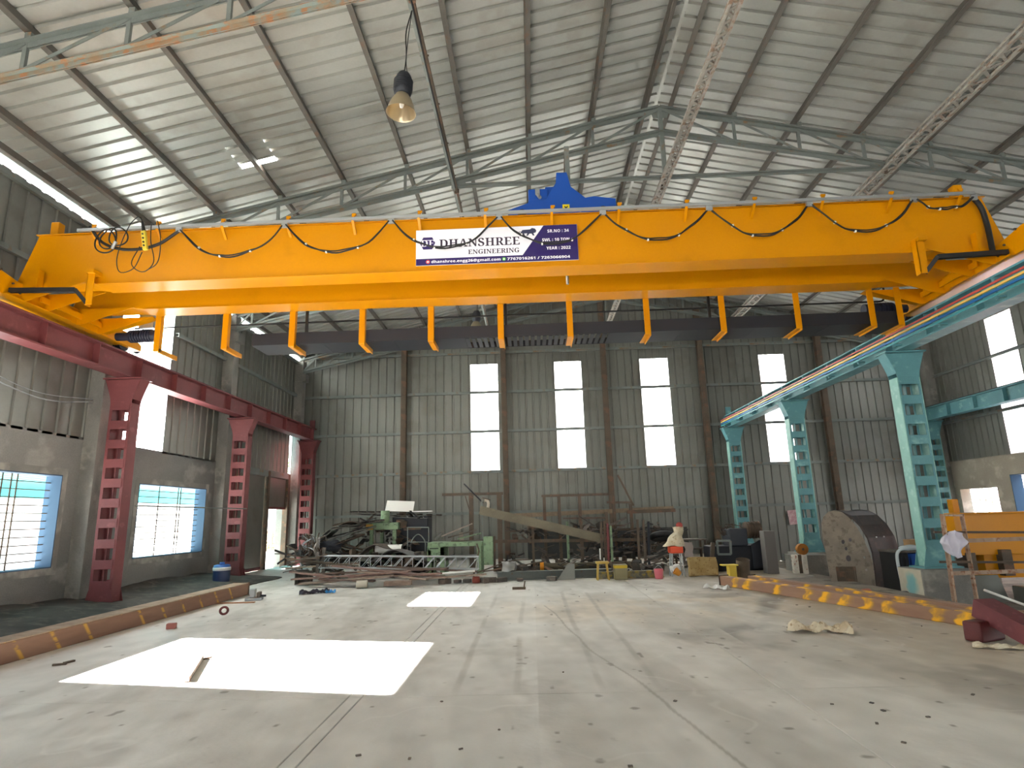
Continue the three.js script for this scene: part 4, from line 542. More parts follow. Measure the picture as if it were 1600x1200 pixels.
[['scrap_debris', M.rust, 'rusty loose steel stacked low inside the storage rack'], ['scrap_debris', std({ color: 0x35312d, roughness: 0.8 }), 'dark loose steel stacked low inside the storage rack'], ['scrap_debris', M.junk, 'grey-brown loose steel stacked low inside the storage rack']].forEach(([n, m, l], i) => { const b = [[-0.8, 4.2, 0.05, 0.55, -18.8, -17.2], [-0.6, 3.8, 0.9, 1.2, -18.8, -18.1], [1.5, 4.4, 0.05, 0.9, -19.3, -18.2], [-0.4, 4.5, 0.05, 0.3, -16.8, -15.9], [2.2, 3.6, 0.3, 1.0, -19, -18.4]]; one(n, debris(110, b, [0], 950 + i)[0], m, l, 'scrap').userData.kind = 'stuff'; });
{ const t = thing('wire_tangle', 'tangle of rusty wire beside the red corner column', 'wire'), c = at(490, 862, -16.9); for (let i = 0; i < 14; i++) { const P = []; for (let k = 0; k < 6; k++) P.push([c[0] + rr(-0.35, 0.35), Math.max(0.04, c[1] + rr(-0.4, 0.5)), c[2] + rr(-0.3, 0.3)]); mk('wire', tube(P, rr(0.008, 0.02), 22, 5), i % 3 ? M.rust : M.steel, t); } t.userData.kind = 'stuff'; settle(t); }
one('pale_scrap', curled(0.5, 0.3, 0.12, 0.5).rotateZ(0.9).translate(...at(500, 862, -16.7)), std({ color: 0x9a958e, roughness: 0.9 }), 'pale crushed sheet piece next to the rusty wire', 'scrap');
[[448, 876, 500, 872, 'lowest rusty rod by the doorway'], [446, 872, 520, 880, 'rusty rod crossing toward the silver lattice'], [452, 882, 512, 866, 'rusty rod sticking up at the corner of the heap'], [470, 878, 560, 884, 'rusty rod lying along the planks']].forEach(([a, b, c, d, l]) => one('steel_rod', rod(at(a, b, -16.2), at(c, d, -16.0), 0.02), M.rust, l, 'rod', 'rods on the heap'));
one('corner_bracket', [span(...((p) => [p[0] - 0.04, p[0] + 0.04, 0.1, 0.75, p[2] - 0.03, p[2] + 0.03])(at(497, 875, -16.3))), span(...((p) => [p[0] - 0.04, p[0] + 0.04, 0.1, 0.85, p[2] - 0.03, p[2] + 0.03])(at(506, 875, -16.3)))], M.junk, 'pair of short dark posts at the heap corner', 'bracket');
// ---------- green machines ----------
{ const t = thing('green_bench', 'green steel bench frame with a round post on the scrap heap', 'bench'), z = -17.8, L = at(572, 823, z), R = at(622, 823, z);
  mk('top', rspan(L[0], R[0], L[1] - 0.1, L[1] + 0.1, z, z - 0.8, 0.01), M.green, t); mk('yellow_patch', span(L[0] - 0.004, L[0] + 0.2, L[1] - 0.09, L[1] + 0.06, z + 0.002, z + 0.006), std({ color: 0xb98a3a, roughness: 0.7 }), t, 'ochre corner patch');
  const q = at(598, 800, z); mk('post', [rod([q[0], L[1] + 0.08, z - 0.3], [q[0], q[1] + 0.04, z - 0.3], 0.13, 18)], M.green, t);
  for (const [x, zz] of [[L[0] + 0.14, z - 0.1], [L[0] + 0.3, z - 0.7], [R[0] - 0.12, z - 0.1], [R[0] - 0.12, z - 0.7]]) mk('leg', rspan(x - 0.05, x + 0.05, 0, L[1] - 0.1, zz - 0.05, zz + 0.05, 0.006), M.green, t);
  mk('shelf', span(L[0] + 0.1, R[0] - 0.1, 0.5, 0.54, z - 0.1, z - 0.7), M.junk, t); mk('hook', [rod([q[0] + 0.22, 0.9, z], [q[0] + 0.22, 0.5, z], 0.02)], M.steel, t); settle(t); }
one('machine_housing', [rspan(...((p) => [p[0] - 0.55, p[0] + 0.5, 0, 1.6, p[2] - 0.5, p[2] + 0.3])(at(645, 850, -18.6)), 0.03)], M.darkSteel, 'dark machine housing behind the wire hoop', 'housing');
{ const t = thing('hoop_frame', 'thin square metal frame holding a wire hoop', 'frame'), z = -17.4, a = at(637, 824, z), b = at(670, 824, z); const y0 = 0.15; mk('frame', [rod([a[0], y0, z], a, 0.015), rod([b[0], y0, z], b, 0.015), rod(a, b, 0.015), rod([a[0], a[1] - 0.4, z], [b[0], b[1] - 0.4, z], 0.012)], M.frame, t); const c = [(a[0] + b[0]) / 2, a[1] - 0.47, z]; mk('hoop', tube([[c[0] - 0.2, c[1] - 0.3, z], [c[0] - 0.18, c[1] + 0.1, z], [c[0], c[1] + 0.27, z], [c[0] + 0.18, c[1] + 0.1, z], [c[0] + 0.2, c[1] - 0.3, z]], 0.016, 30), M.frame, t); mk('base_board', span(a[0], b[0], 0, 0.16, z - 0.1, z + 0.1), M.junk, t); settle(t); }
{ const t = thing('green_table', 'pale green machine table with drawer, piled with flat offcuts', 'table'), z = -16.9, L = at(668, 848, z), R = at(768, 848, z), top = L[1], g = M.green, legs = 0.12;
  mk('top', rspan(L[0], R[0] - 0.25, top - 0.12, top, z, z - 0.85, 0.01), g, t);
  for (const x of [L[0] + 0.05, L[0] + 0.4, R[0] - 0.34]) for (const zz of [z - 0.06, z - 0.79]) mk('leg', rspan(x - 0.06, x + 0.06, 0, top - 0.1, zz - 0.06, zz + 0.06, 0.006), g, t);
  mk('side_box', rspan(L[0], L[0] + 0.46, top - 0.42, top - 0.12, z, z - 0.6, 0.01), g, t); const dr = mk('drawer', rspan(L[0] + 0.03, L[0] + 0.34, top - 0.2, top - 0.13, z + 0.002, z + 0.016, 0.004), g, t); mk('slot', span(L[0] + 0.06, L[0] + 0.3, top - 0.17, top - 0.145, z + 0.016, z + 0.02), M.black, dr);
  mk('control_box', rspan(R[0] - 0.22, R[0] + 0.04, top - 0.62, top + 0.12, z + 0.02, z - 0.25, 0.015), g, t); mk('lower_shelf', span(L[0] + 0.5, R[0] - 0.4, top - 0.42, top - 0.38, z - 0.1, z - 0.7), M.darkSteel, t);
  settle(t);
  [[690, 838, 738, 818, 0.3, M.wood, 'longest flat offcut sloping up off the green table'], [700, 840, 745, 828, 0.24, M.junk, 'dark flat offcut under the longest one on the green table'], [715, 842, 752, 833, 0.2, M.green, 'greenish offcut in the middle of the green table'], [680, 843, 690, 833, 0.12, M.galv[0], 'short bright offcut at the left corner of the green table'], [720, 832, 722, 850, 0.12, M.wood, 'brown strip hanging over the front of the green table'], [705, 846, 760, 844, 0.2, M.rust, 'rusty flat offcut lowest on the green table']].forEach(([a, b, c, d, w, m, l], i) => one('flat_offcut', bar(at(a, b, z - 0.25 - i * 0.04), at(c, d, z - 0.35 - i * 0.04), w, 0.03), m, l, 'offcut', 'offcuts on the green table')); }
one('bent_rod', tube([at(745, 850, -16.6), at(748, 862, -16.5), at(743, 876, -16.4), foot(740, 895, -16.3)], 0.02, 20), M.rust, 'bent rusty rod hanging in front of the green table', 'rod');
// ---------- racks ----------
const pb = (a, b, c, d, z, w = 0.06, h = 0.06) => bar(at(a, b, z), at(c, d, z), w, h), up = (x, y, z, w = 0.07) => { const p = at(x, y, z); return bar([p[0], 0, z], p, w, w); };
{ const t = thing('t_post_frame', 'rusty goalpost-like frame standing behind the green table', 'frame'), z = -19; mk('crossbar', pb(691, 773, 786, 771, z, 0.08, 0.08), M.rust, t); mk('post', up(736, 773, z, 0.13), M.rust, t); mk('post', up(780, 772, z, 0.14), M.rust, t); mk('brace', [pb(727, 775, 738, 812, z, 0.03, 0.03)], M.rust, t); settle(t); }
one('leaning_rod', rod(at(725, 756, -18.93), at(755, 786, -18.93), 0.022), M.darkSteel, 'thin dark rod leaning above the goalpost-like frame', 'rod');
{ const t = thing('pipe_stand', 'slim stand with a pale hook-shaped pipe beside the green table', 'stand'), z = -18.2; mk('post', up(753, 778, z, 0.04), M.frame, t); mk('hook_pipe', tube([at(757, 782, z), at(761, 782, z), at(763, 786, z), at(762, 796, z)], 0.045, 16), std({ color: 0xcdc3b0, roughness: 0.6 }), t); mk('top_plate', pb(754, 778, 766, 781, z, 0.2, 0.03), M.rust, t); settle(t); }
{ const t = thing('storage_rack', 'long rusty storage rack holding steel bars before the back wall', 'rack'), z = -18, zb = -18.9, m = M.rust;
  for (const [x, y] of [[772, 838], [832, 817], [886, 815], [908, 815]]) { mk('post', up(x, y, z, 0.07), x === 886 ? M.green : m, t); }
  for (const [x, y] of [[850, 775], [873, 775], [905, 774], [947, 800], [958, 775], [985, 787]]) mk('rear_post', up(x, y, zb, 0.09), m, t);
  mk('shelf_beam', [pb(772, 846, 1005, 843, z, 0.06, 0.09), bar(at(1005, 843, z), at(1060, 846, z - 0.4), 0.06, 0.07)], m, t); mk('shelf_beam', [pb(790, 830, 1000, 827, zb, 0.06, 0.06)], m, t);
  mk('top_rail', [pb(846, 775, 958, 772, zb, 0.07, 0.07)], m, t); mk('top_rail', [pb(948, 785, 988, 785, zb, 0.06, 0.06)], m, t); mk('low_beam', [pb(775, 890, 1010, 884, z, 0.09, 0.14)], M.junk, t); mk('mid_rail', pb(880, 810, 950, 809, zb, 0.04, 0.05), m, t); settle(t); }
[[-0.2, 'leftmost added dark panel leaning on the back wall behind the rack'], [1.25, 'second added dark panel leaning on the back wall behind the rack'], [2.7, 'third added dark panel leaning on the back wall behind the rack'], [4.15, 'added dark panel leaning on the back wall behind the leaning bars']].forEach(([x, l], i) => one('dark_backing', box(1.4, 0.95 + 0.12 * hash(i, 8, 8), 0.02, x + 0.7, 0.48, -22.6 + 0.02 * i, -0.22), std({ color: [0x2a2c2b, 0x30302d, 0x282a2d, 0x33322e][i], roughness: 0.7 }), l, 'sheet', 'dark panels added behind the rack'));  // panels added to darken the wall zone behind the rack
one('channel_beam', sweep(at(750, 797, -17.75), at(943, 842, -17.7), secC(0.12, 0.24, 0.02)), std({ map: T.concrete, color: 0xe6dac0, roughness: 0.8 }), 'long grey-brown channel beam lying diagonally across the rack', 'channel beam');
one('channel_beam', bar(at(798, 806, -19.3), at(1052, 794, -19.3), 0.12, 0.13), std({ map: T.wood, color: 0xd8cdb8, roughness: 0.8 }), 'long beam resting nearly level on top of the rack, tips beyond it', 'channel beam');
one('channel_beam', bar(at(980, 800, -18.6), at(1055, 797, -18.5), 0.1, 0.1), M.rust, 'short rusty beam end sticking out at the rack top', 'channel beam');
one('angle_brace', bar(at(965, 742, -18.82), at(990, 790, -18.82), 0.05, 0.05), M.rust, 'thin diagonal brace above the right end of the rack', 'brace');
[[939, 815, 942, 900, 'first rusty bar leaning in the rack, left of the bundle'], [944, 814, 948, 900, 'tallest rusty bar leaning in the rack bundle'], [949, 818, 952, 899, 'reddish bar, last of the leaning rack bundle'], [954, 822, 958, 900, 'greenish bar beside the leaning rack bundle'], [996, 812, 1000, 898, 'yellowish-topped bar standing at the rack end'], [1005, 812, 1010, 898, 'bar with yellow top at the rack end, second of the pair'], [1013, 815, 1015, 896, 'thin dark bar at the very end of the rack'], [938, 858, 939, 878, 'short cream-painted bar by the yellow stool']].forEach(([a, b, c, d, l], i) => { const p = at(a, b, -17.6), q = at(c, d, -17.3); q[1] = 0; if (i === 7) q[1] = p[1] - 0.45; one('leaning_bar', bar(q, p, 0.06, 0.06), [M.rust, M.rust, M.oxide, M.green, M.rust, M.rust, M.darkSteel, M.white][i], l, 'bar', 'bars leaning in the rack'); });
one('steel_beam', sweep([-0.9, 0.1, -15.4], [1.9, 0.1, -15.6], secI(0.2, 0.2, 0.02, 0.02)), std({ map: T.frame, color: 0xcfcfcc, roughness: 0.6 }), 'grey steel beam lying along the back floor under the rack', 'steel beam');
one('steel_beam', sweep([1.5, 0.08, -15.2], [3.1, 0.08, -15.3], secI(0.14, 0.16, 0.02, 0.02)), std({ map: mottled(0xb79a3c, 0x8d8a78, 0x6d6a60, 0.8, 151, 0.5, 12), roughness: 0.7 }), 'worn yellow steel beam lying in front of the yellow stool', 'steel beam');
{ const t = thing('round_pipe', 'long grey pipe with an orange end cap under the rack', 'pipe'), a = at(848, 885, -16.6), b = at(985, 882, -16.6); mk('pipe', rod(a, b, 0.085, 16), std({ map: T.concrete, color: 0xb5a88c, roughness: 0.8 }), t); for (const u of [0.2, 0.8]) mk('support_block', box(0.12, a[1] - 0.08, 0.25, a[0] + (b[0] - a[0]) * u, (a[1] - 0.08) / 2, a[2]), M.wood, t); mk('end_cap', [rod([a[0] - 0.07, a[1], a[2]], [a[0] + 0.03, a[1], a[2]], 0.11, 16)], std({ color: 0xd98a16, roughness: 0.5 }), t); settle(t); }
one('triangle_plate', plate([[-0.26, 0], [0.16, 0], [0.16, 0.36], [0.0, 0.36]], 0.02).translate(...foot(888, 902, -15.2)), M.galv[1], 'grey triangular plate standing before the round pipe', 'plate');
[[745, 895, 800, 876, 830, 874, 'thin bent rod arching above the grey beam'], [755, 893, 800, 886, 850, 877, 'straight thin rod rising toward the rack post'], [798, 904, 800, 885, 801, 878, 'short upright rod with a hooked top'], [833, 905, 836, 890, 842, 878, 'short slanted rod beside the hooked one']].forEach(([a, b, c, d, e, f, l]) => one('thin_rod', tube([at(a, b, -15.8), at(c, d, -15.8), at(e, f, -15.8)], 0.018, 16), M.rust, l, 'rod', 'thin rods before the rack'));
one('white_tube', rod(at(672, 898, -15.1), at(742, 892, -15.1), 0.025), M.white, 'white tube lying on the scrap in front of the green table', 'tube');
one('red_can', lathe([[0, 0], [0.09, 0], [0.1, 0.05], [0.08, 0.14], [0, 0.15]]).translate(...foot(744, 905, -15)), std({ color: 0x9a4a3c, roughness: 0.6 }), 'small red can at the end of the white tube', 'can');
one('scrap_cluster', [[700, 905], [715, 908], [757, 905], [765, 900], [775, 906], [690, 903], [730, 903], [782, 896], [812, 894], [862, 897]].map(([x, y], i) => rbox(0.14 + 0.2 * hash(i, 4, 2), 0.06 + 0.08 * hash(i, 5, 2), 0.14, ...foot(x, y, -14.95 - 0.12 * hash(i, 6, 2), 0.05), 0.012, i)), M.junk, 'low litter of small scrap between the planks and the grey beam', 'scrap').userData.kind = 'stuff';
one('tin_pack', [lumpy(new THREE.BoxGeometry(0.32, 0.2, 0.2, 8, 6, 6), 0.025, 16, 2).translate(...at(795, 885, -15.48))], std({ color: 0x8d8d8a, roughness: 0.4, metalness: 0.6 }), 'crumpled silver tin among the bent rods', 'tin');
function stool(name, label, px, py, z, w, h, seatMat, legMat) { const t = thing(name, label, 'stool'), p = foot(px, py, z); mk('seat', rbox(w, 0.05, w * 0.8, p[0], h - 0.025, z, 0.012), seatMat, t); for (const i of [-1, 1]) for (const k of [-1, 1]) mk('leg', bar([p[0] + i * (w / 2 - 0.03) * 1.1, 0, z + k * w * 0.36], [p[0] + i * (w / 2 - 0.05), h - 0.05, z + k * w * 0.3], 0.03, 0.03), legMat, t); return [settle(t), p]; }
stool('yellow_stool', 'small ochre steel stool standing in front of the rack', 942, 900, -14.95, 0.3, 0.42, std({ color: 0xb99a4a, roughness: 0.7 }), std({ color: 0xb99a4a, roughness: 0.7 }));
{ const p = foot(970, 903, -15.0), t = thing('yellow_tin', 'square tin with a yellow band in front of the rack', 'tin'); mk('body', rbox(0.3, 0.34, 0.25, p[0], 0.17, p[2], 0.012), std({ color: 0x8d8462, roughness: 0.7 }), t); mk('band', rbox(0.306, 0.07, 0.256, p[0], 0.29, p[2], 0.005), std({ color: 0xc7a81e, roughness: 0.6 }), t); settle(t); }
{ const p = foot(1059, 905, -15.4); const t = thing('orange_stool', 'orange-topped stool with thin legs carrying a cream sack', 'stool'); mk('seat', rbox(0.32, 0.17, 0.3, p[0], 0.62, p[2], 0.03), std({ color: 0xd84f2c, roughness: 0.5 }), t); for (const i of [-1, 1]) for (const k of [-1, 1]) mk('leg', rod([p[0] + i * 0.15, 0, p[2] + k * 0.13], [p[0] + i * 0.11, 0.55, p[2] + k * 0.1], 0.018), M.steel, t); settle(t);
  const s = thing('cream_sack', 'cream sack with folded top sitting on the orange stool', 'sack'); const sg = lumpy(new THREE.CylinderGeometry(0.1, 0.26, 0.38, 28, 12).scale(1, 1, 0.7), 0.03, 13, 3); { const q = sg.attributes.position; for (let i = 0; i < q.count; i++) q.setX(i, q.getX(i) + (q.getY(i) + 0.19) * 0.5); sg.computeVertexNormals(); } mk('body', sg.translate(p[0] - 0.04, 0.89, p[2]), M.sack, s); mk('fold', lumpy(new THREE.CylinderGeometry(0.13, 0.1, 0.1, 20, 4).scale(1, 1, 0.8), 0.02, 21, 2).translate(p[0] + 0.1, 1.1, p[2]), M.sack, s); settle(s);
  one('knit_hat', lumpy(new THREE.SphereGeometry(0.085, 16, 12).scale(1, 0.9, 0.9), 0.012, 12, 1).translate(p[0] + 0.15, 1.2, p[2]), std({ color: 0xa8443c, roughness: 0.7 }), 'small red hat lying on top of the cream sack', 'hat');
  one('hanging_rag', lumpy(new THREE.BoxGeometry(0.2, 0.35, 0.06, 8, 10, 2), 0.03, 14, 2).translate(p[0] + 0.33, 0.62, p[2] - 0.05), std({ color: 0xa79d98, roughness: 1 }), 'pale rag bunch hanging beside the orange stool', 'rag'); }
{ const p = foot(1030, 907, -14.9), t = thing('pink_bucket', 'small pink bucket on the floor by the orange stool', 'bucket'); mk('body', lathe([[0, 0.01], [0.085, 0.01], [0.105, 0.22], [0.112, 0.22], [0.108, 0.2], [0.09, 0.0], [0, 0]]).translate(...p), std({ color: 0xd4707c, roughness: 0.5 }), t); mk('handle', tube([[p[0] - 0.11, 0.21, p[2]], [p[0], 0.3, p[2] + 0.03], [p[0] + 0.11, 0.21, p[2]]], 0.005, 14), M.steel, t); settle(t); }
one('white_tin', rbox(0.2, 0.15, 0.16, ...at(1055, 888, -15.3), 0.01, 0.4, 0.3), M.white, 'dented white tin leaning at the foot of the orange stool', 'tin');
one('orange_cup', lathe([[0, 0], [0.06, 0], [0.09, 0.14], [0.08, 0.14], [0.055, 0.01], [0, 0.01]]).rotateZ(0.9).translate(...foot(1063, 904, -14.9, 0.09)), std({ color: 0xd08a2c, roughness: 0.5 }), 'tipped orange cup in front of the orange stool', 'cup');
one('burlap_slab', lumpy(new THREE.BoxGeometry(0.66, 0.42, 0.14, 16, 10, 3), 0.018, 8, 2).rotateX(-0.25).translate(...foot(1100, 905, -15.2, 0.22)), std({ map: T.sack, color: 0xcbb78e, roughness: 1 }), 'tan burlap bundle leaning right of the orange stool', 'burlap');
[[1042, 868, -16.8, 1.0, 0.06, 'flat dark board behind the orange stool'], [1095, 878, -16.6, 0.8, 0.1, 'grey plank behind the burlap bundle']].forEach(([x, y, z, w, h, l]) => one('low_board', rbox(w, h, 0.4, ...at(x, y, z), 0.01, 0.1, 0.06), M.junk, l, 'board'));
{ const t = thing('small_table', 'rusty little steel table behind the burlap bundle', 'table'), z = -17.3, a = at(1052, 843, z), b = at(1105, 843, z); mk('top', rspan(a[0], b[0], a[1] - 0.04, a[1], z, z - 0.6), M.junk, t); for (const x of [a[0] + 0.05, b[0] - 0.05]) for (const zz of [z - 0.05, z - 0.55]) mk('leg', bar([x, 0, zz], [x, a[1] - 0.03, zz], 0.05, 0.05), M.rust, t); mk('shelf', span(a[0], b[0], 0.5, 0.53, z, z - 0.6), M.junk, t); settle(t); }
one('tyre', new THREE.TorusGeometry(0.28, 0.09, 10, 28).rotateX(1.3).translate(...at(1035, 838, -17.8)), M.black, 'dark tyre lying on the shelf end of the rack', 'tyre');
// ---------- old machine and stands on the right of the back wall ----------
{ const t = thing('old_machine', 'dark greasy lathe-like machine heaped with wire under the farthest teal column', 'machine'), z = -16.2, p = (x, y) => at(x, y, z); const a = p(1118, 905), b = p(1205, 905);
  mk('bed', rspan(a[0], b[0] - 0.1, 0.0, 0.62, z - 0.1, z - 0.9, 0.04), M.darkSteel, t); mks('frame_window', [0, 1, 2, 3].map((k) => { const q = [[1120, 845], [1141, 845], [1142, 866], [1122, 866]], u = q[k], v = q[(k + 1) % 4]; return bar(at(u[0], u[1], z), at(v[0], v[1], z), 0.05, 0.05); }), M.frame, t);
  mk('gear_case', rspan(p(1142, 850)[0], p(1172, 850)[0], 0.6, 1.05, z - 0.1, z - 0.7, 0.05), std({ color: 0x30343c, roughness: 0.6 }), t);
  mk('motor', [rod([p(1172, 850)[0], 1.0, z - 0.3], [p(1196, 850)[0], 1.0, z - 0.3], 0.2, 20), rod([p(1196, 850)[0], 1.0, z - 0.3], [p(1198, 850)[0], 1.0, z - 0.3], 0.1, 14)], M.rust, t); mk('rib', [0, 1, 2, 3, 4].map((i) => rod([p(1174, 850)[0] + i * 0.08, 1.0, z - 0.3], [p(1174, 850)[0] + i * 0.08 + 0.02, 1.0, z - 0.3], 0.22, 20)), M.rust, t);
  mk('side_plate', plate([[-0.2, 0], [0.25, 0], [0.35, 0.5], [0.1, 0.75], [-0.2, 0.6]], 0.05).translate(p(1190, 890)[0], 0.05, z), M.darkSteel, t);
  const w = []; for (let i = 0; i < 12; i++) { const c = p(1152, 834), P = []; for (let k = 0; k < 5; k++) P.push([c[0] + rr(-0.35, 0.3), c[1] + rr(-0.15, 0.25), z - 0.4 + rr(-0.2, 0.2)]); w.push(tube(P, 0.012, 16, 4)); } mk('wire_bundle', w, M.rust, t).userData.kind = 'stuff'; mk('post', bar(foot(1112, 905, z), p(1114, 848), 0.09, 0.09), M.rust, t); settle(t); }
one('grey_plate', rbox(0.27, 1.0, 0.3, ...((p) => [p[0], 0.5, p[2] - 0.2])(foot(1211, 900, -15.3))), std({ color: 0x6e6a66, roughness: 0.7, metalness: 0.2 }), 'upright grey steel box section right of the dark machine', 'box section');
{ const p = foot(1147, 907, -14.3), t = thing('yellow_stub', 'yellow-painted steel stub with wide top plate behind the striped beams', 'stub'); mk('web', rbox(0.16, 0.3, 0.22, p[0], 0.15, p[2] - 0.1, 0.01), std({ color: 0xc9ac3a, roughness: 0.6 }), t); mk('top_plate', rbox(0.34, 0.025, 0.26, p[0] - 0.05, 0.31, p[2] - 0.1, 0.005), std({ color: 0xd6bd44, roughness: 0.6 }), t); settle(t); }
one('rusty_tube', new THREE.CylinderGeometry(0.15, 0.15, 0.42, 24, 1, true).rotateX(0.25).translate(...((p) => [p[0], 0.21, p[2] - 0.15])(foot(1166, 905, -14.4))), M.rust, 'short wide rusty tube behind the yellow stub', 'tube');
{ const p = at(1268, 910, -15.6), y0 = LOW, t = thing('concrete_stand', 'grey concrete stand block between the post pair and the drum housing', 'concrete block'); mk('block', rspan(p[0] - 0.3, p[0] + 0.5, y0, at(1268, 867, -15.6)[1], p[2], p[2] - 0.7, 0.02), M.concrete, t); settle(t);
  for (const [x, l] of [[1242, 'cream-painted post left of the rusty gap under the orange disc'], [1256, 'peeling cream post right of the rusty gap under the orange disc']]) { const q = at(x, 867, -15.3), b = at(x, 908, -15.3); one('cream_post', rspan(q[0] - 0.06, q[0] + 0.06, LOW, q[1], q[2] - 0.1, q[2] + 0.02, 0.006), std({ map: mottled(0xd8d2c6, 0xcbc4b6, 0x8a4a38, 0.5, x, 0.66, 8), roughness: 0.8 }), l, 'post'); }
  one('rusty_strip', rspan(...((q) => [q[0] - 0.05, q[0] + 0.05, LOW, q[1]])(at(1249, 867, -15.32)), -15.4, -15.32, 0.004), M.rust, 'rusty strip standing between the two cream posts', 'strip');
  const d = at(1253, 858, -15.3); const w = thing('orange_disc', 'orange wooden-looking disc resting on the cream posts', 'disc'); mk('disc', new THREE.CylinderGeometry(0.13, 0.13, 0.12, 28).rotateX(Math.PI / 2).translate(d[0], d[1], d[2]), std({ map: T.wood, color: 0xffb347, roughness: 0.7 }), w); mk('hub', new THREE.CylinderGeometry(0.03, 0.03, 0.14, 12).rotateX(Math.PI / 2).translate(d[0], d[1], d[2]), M.rust, w); settle(w); }
one('pink_paper', box(0.42, 0.52, 0.004, ...((p) => [p[0], p[1], ZB + 0.12])(at(1241, 808, ZB + 0.12)), 0, 0, 0.08), std({ map: mottled(0xc9a9ab, 0xb98f94, 0xd8c8c4, 0.3, 161, 0.6, 12), roughness: 0.9 }), 'faded pink paper notice on the back wall beside a teal column', 'paper');
{ const t = thing('drum_housing', 'large rusty rounded drum housing with bolt holes and dark curved shell', 'housing'), N = 18, z0 = -13.6;
  const out = [[-0.38, 0], [0.44, 0], [0.43, 0.6], [0.41, 0.88], [0.34, 1.16], [0.24, 1.42], [0.12, 1.62], [0.0, 1.74], [-0.14, 1.78], [-0.27, 1.75], [-0.37, 1.66], [-0.43, 1.5], [-0.44, 1.28]];
  const hole = (x, y, r) => Array.from({ length: 12 }, (_, k) => [x + r * Math.cos(k / 12 * 6.283), y + r * 1.3 * Math.sin(k / 12 * 6.283)]).reverse();
  const rot = (g) => g.rotateY(-0.32).translate(6.68, LOW, z0);
  mk('face_plate', rot(plate(out, 0.04, 0.004, [hole(-0.06, 1.12, 0.035), hole(0.08, 1.16, 0.03), hole(-0.02, 0.98, 0.03), hole(0.0, 0.78, 0.05), hole(0.3, 0.8, 0.02), hole(0.3, 0.55, 0.02)])), std({ map: mottled(0x8d8273, 0x82776a, 0x6e6256, 0.9, 171, 0.58, 10), roughness: 0.75 }), t);
  const sh = []; const arc = [[0.44, 0], [0.47, 0.5], [0.47, 0.9], [0.42, 1.2], [0.31, 1.46], [0.15, 1.66], [0.0, 1.755], [-0.14, 1.78], [-0.27, 1.75], [-0.37, 1.66], [-0.43, 1.5], [-0.44, 1.28], [-0.38, 0]];
  const skew = (g) => { const p = g.attributes.position; for (let i = 0; i < p.count; i++) p.setX(i, p.getX(i) - p.getZ(i) * 0.85); g.computeVertexNormals(); return g; };
  const inner = arc.map(([x, y]) => [x * 0.94, y * 0.98 + (y > 0.01 ? 0 : 0)]).reverse(); mk('shell', rot(skew(plate(arc.concat(inner), 0.75).translate(0, 0, -0.76))), std({ map: T.junk, color: 0x8a7874, roughness: 0.42, metalness: 0.3 }), t);
  mk('hatch', rot(mergeGeometries([box(0.34, 0.55, 0.03, -0.1, 0.34, 0.06), box(0.26, 0.02, 0.02, -0.12, 0.5, 0.08), box(0.02, 0.6, 0.03, 0.09, 0.32, 0.065), box(0.02, 0.35, 0.02, -0.1, 0.28, 0.08)])), M.rust, t); mk('foot_bar', rot(box(1.0, 0.14, 0.08, 0.02, 0.07, 0.1)), M.rust, t); mk('weld_spot', rot(mergeGeometries([box(0.025, 0.025, 0.02, 0.62, 1.2, -0.2), box(0.025, 0.025, 0.02, 0.8, 1.2, -0.4)])), M.white, t); settle(t); }
{ const p = at(1418, 900, -12.85), t = thing('tool_cabinet', 'black steel cabinet with a blue side panel beside the nearest plinth', 'cabinet'); const x0 = at(1396, 900, -12.9)[0], x1 = at(1440, 900, -12.9)[0], y1 = 0.6, z0 = -12.62, z1 = -13.3; mk('body', rspan(x0, x1 - 0.36, LOW, y1, z0, z1, 0.015), M.black, t); mk('side_panel', rspan(x1 - 0.36, x1 + 0.02, LOW + 0.3, y1 - 0.02, z0 + 0.012, z1, 0.01), M.bluePaint, t, 'blue panel'); mk('lid', rspan(x0 - 0.02, x1 + 0.12, y1, y1 + 0.04, z0 + 0.02, z1, 0.008), M.junk, t); mk('panel_strip', [0.12, 0.2, 0.28].map((k) => span(x0 + k - 0.08, x0 + k - 0.05, LOW + 0.05, y1 - 0.08, z0, z0 + 0.012)), M.darkSteel, t); settle(t);
  one('carton', rbox(0.24, 0.2, 0.22, x1 - 0.06, y1 + 0.14, z0 - 0.3, 0.006), std({ color: 0xa98a63, roughness: 0.9 }), 'small brown carton on top of the black cabinet', 'carton');
  one('draped_rag', [tube([[x0 + 0.25, y1 + 0.06, z0 - 0.05], [x0 + 0.1, y1 + 0.07, z0 - 0.02], [x0 - 0.03, y1, z0 + 0.03], [x0 - 0.05, 0.2, z0 + 0.05], [x0 - 0.03, -0.05, z0 + 0.06]], 0.03, 26, 7), lumpy(new THREE.SphereGeometry(0.13, 16, 10).scale(1.5, 0.5, 1), 0.02, 12, 2).translate(x0 + 0.3, y1 + 0.08, z0 - 0.15)], std({ color: 0xb9c4c8, roughness: 0.9 }), 'pale rag draped over the corner of the black cabinet', 'rag');
  one('dark_pipe', rod([x0 - 0.85, LOW + 0.13, z0 + 0.1], [x0 - 0.1, LOW + 0.13, z0 + 0.35], 0.13, 18), M.darkSteel, 'short dark pipe on the low floor before the black cabinet', 'pipe'); }
one('rope_coil', [new THREE.TorusGeometry(0.12, 0.02, 8, 24).rotateX(1.2).translate(...at(1350, 926, -11.8)), new THREE.TorusGeometry(0.09, 0.02, 8, 24).rotateX(1.1).translate(...at(1351, 924, -11.85))], std({ color: 0xa86a58, roughness: 0.9 }), 'reddish rope coil beside the rear striped beam', 'rope');
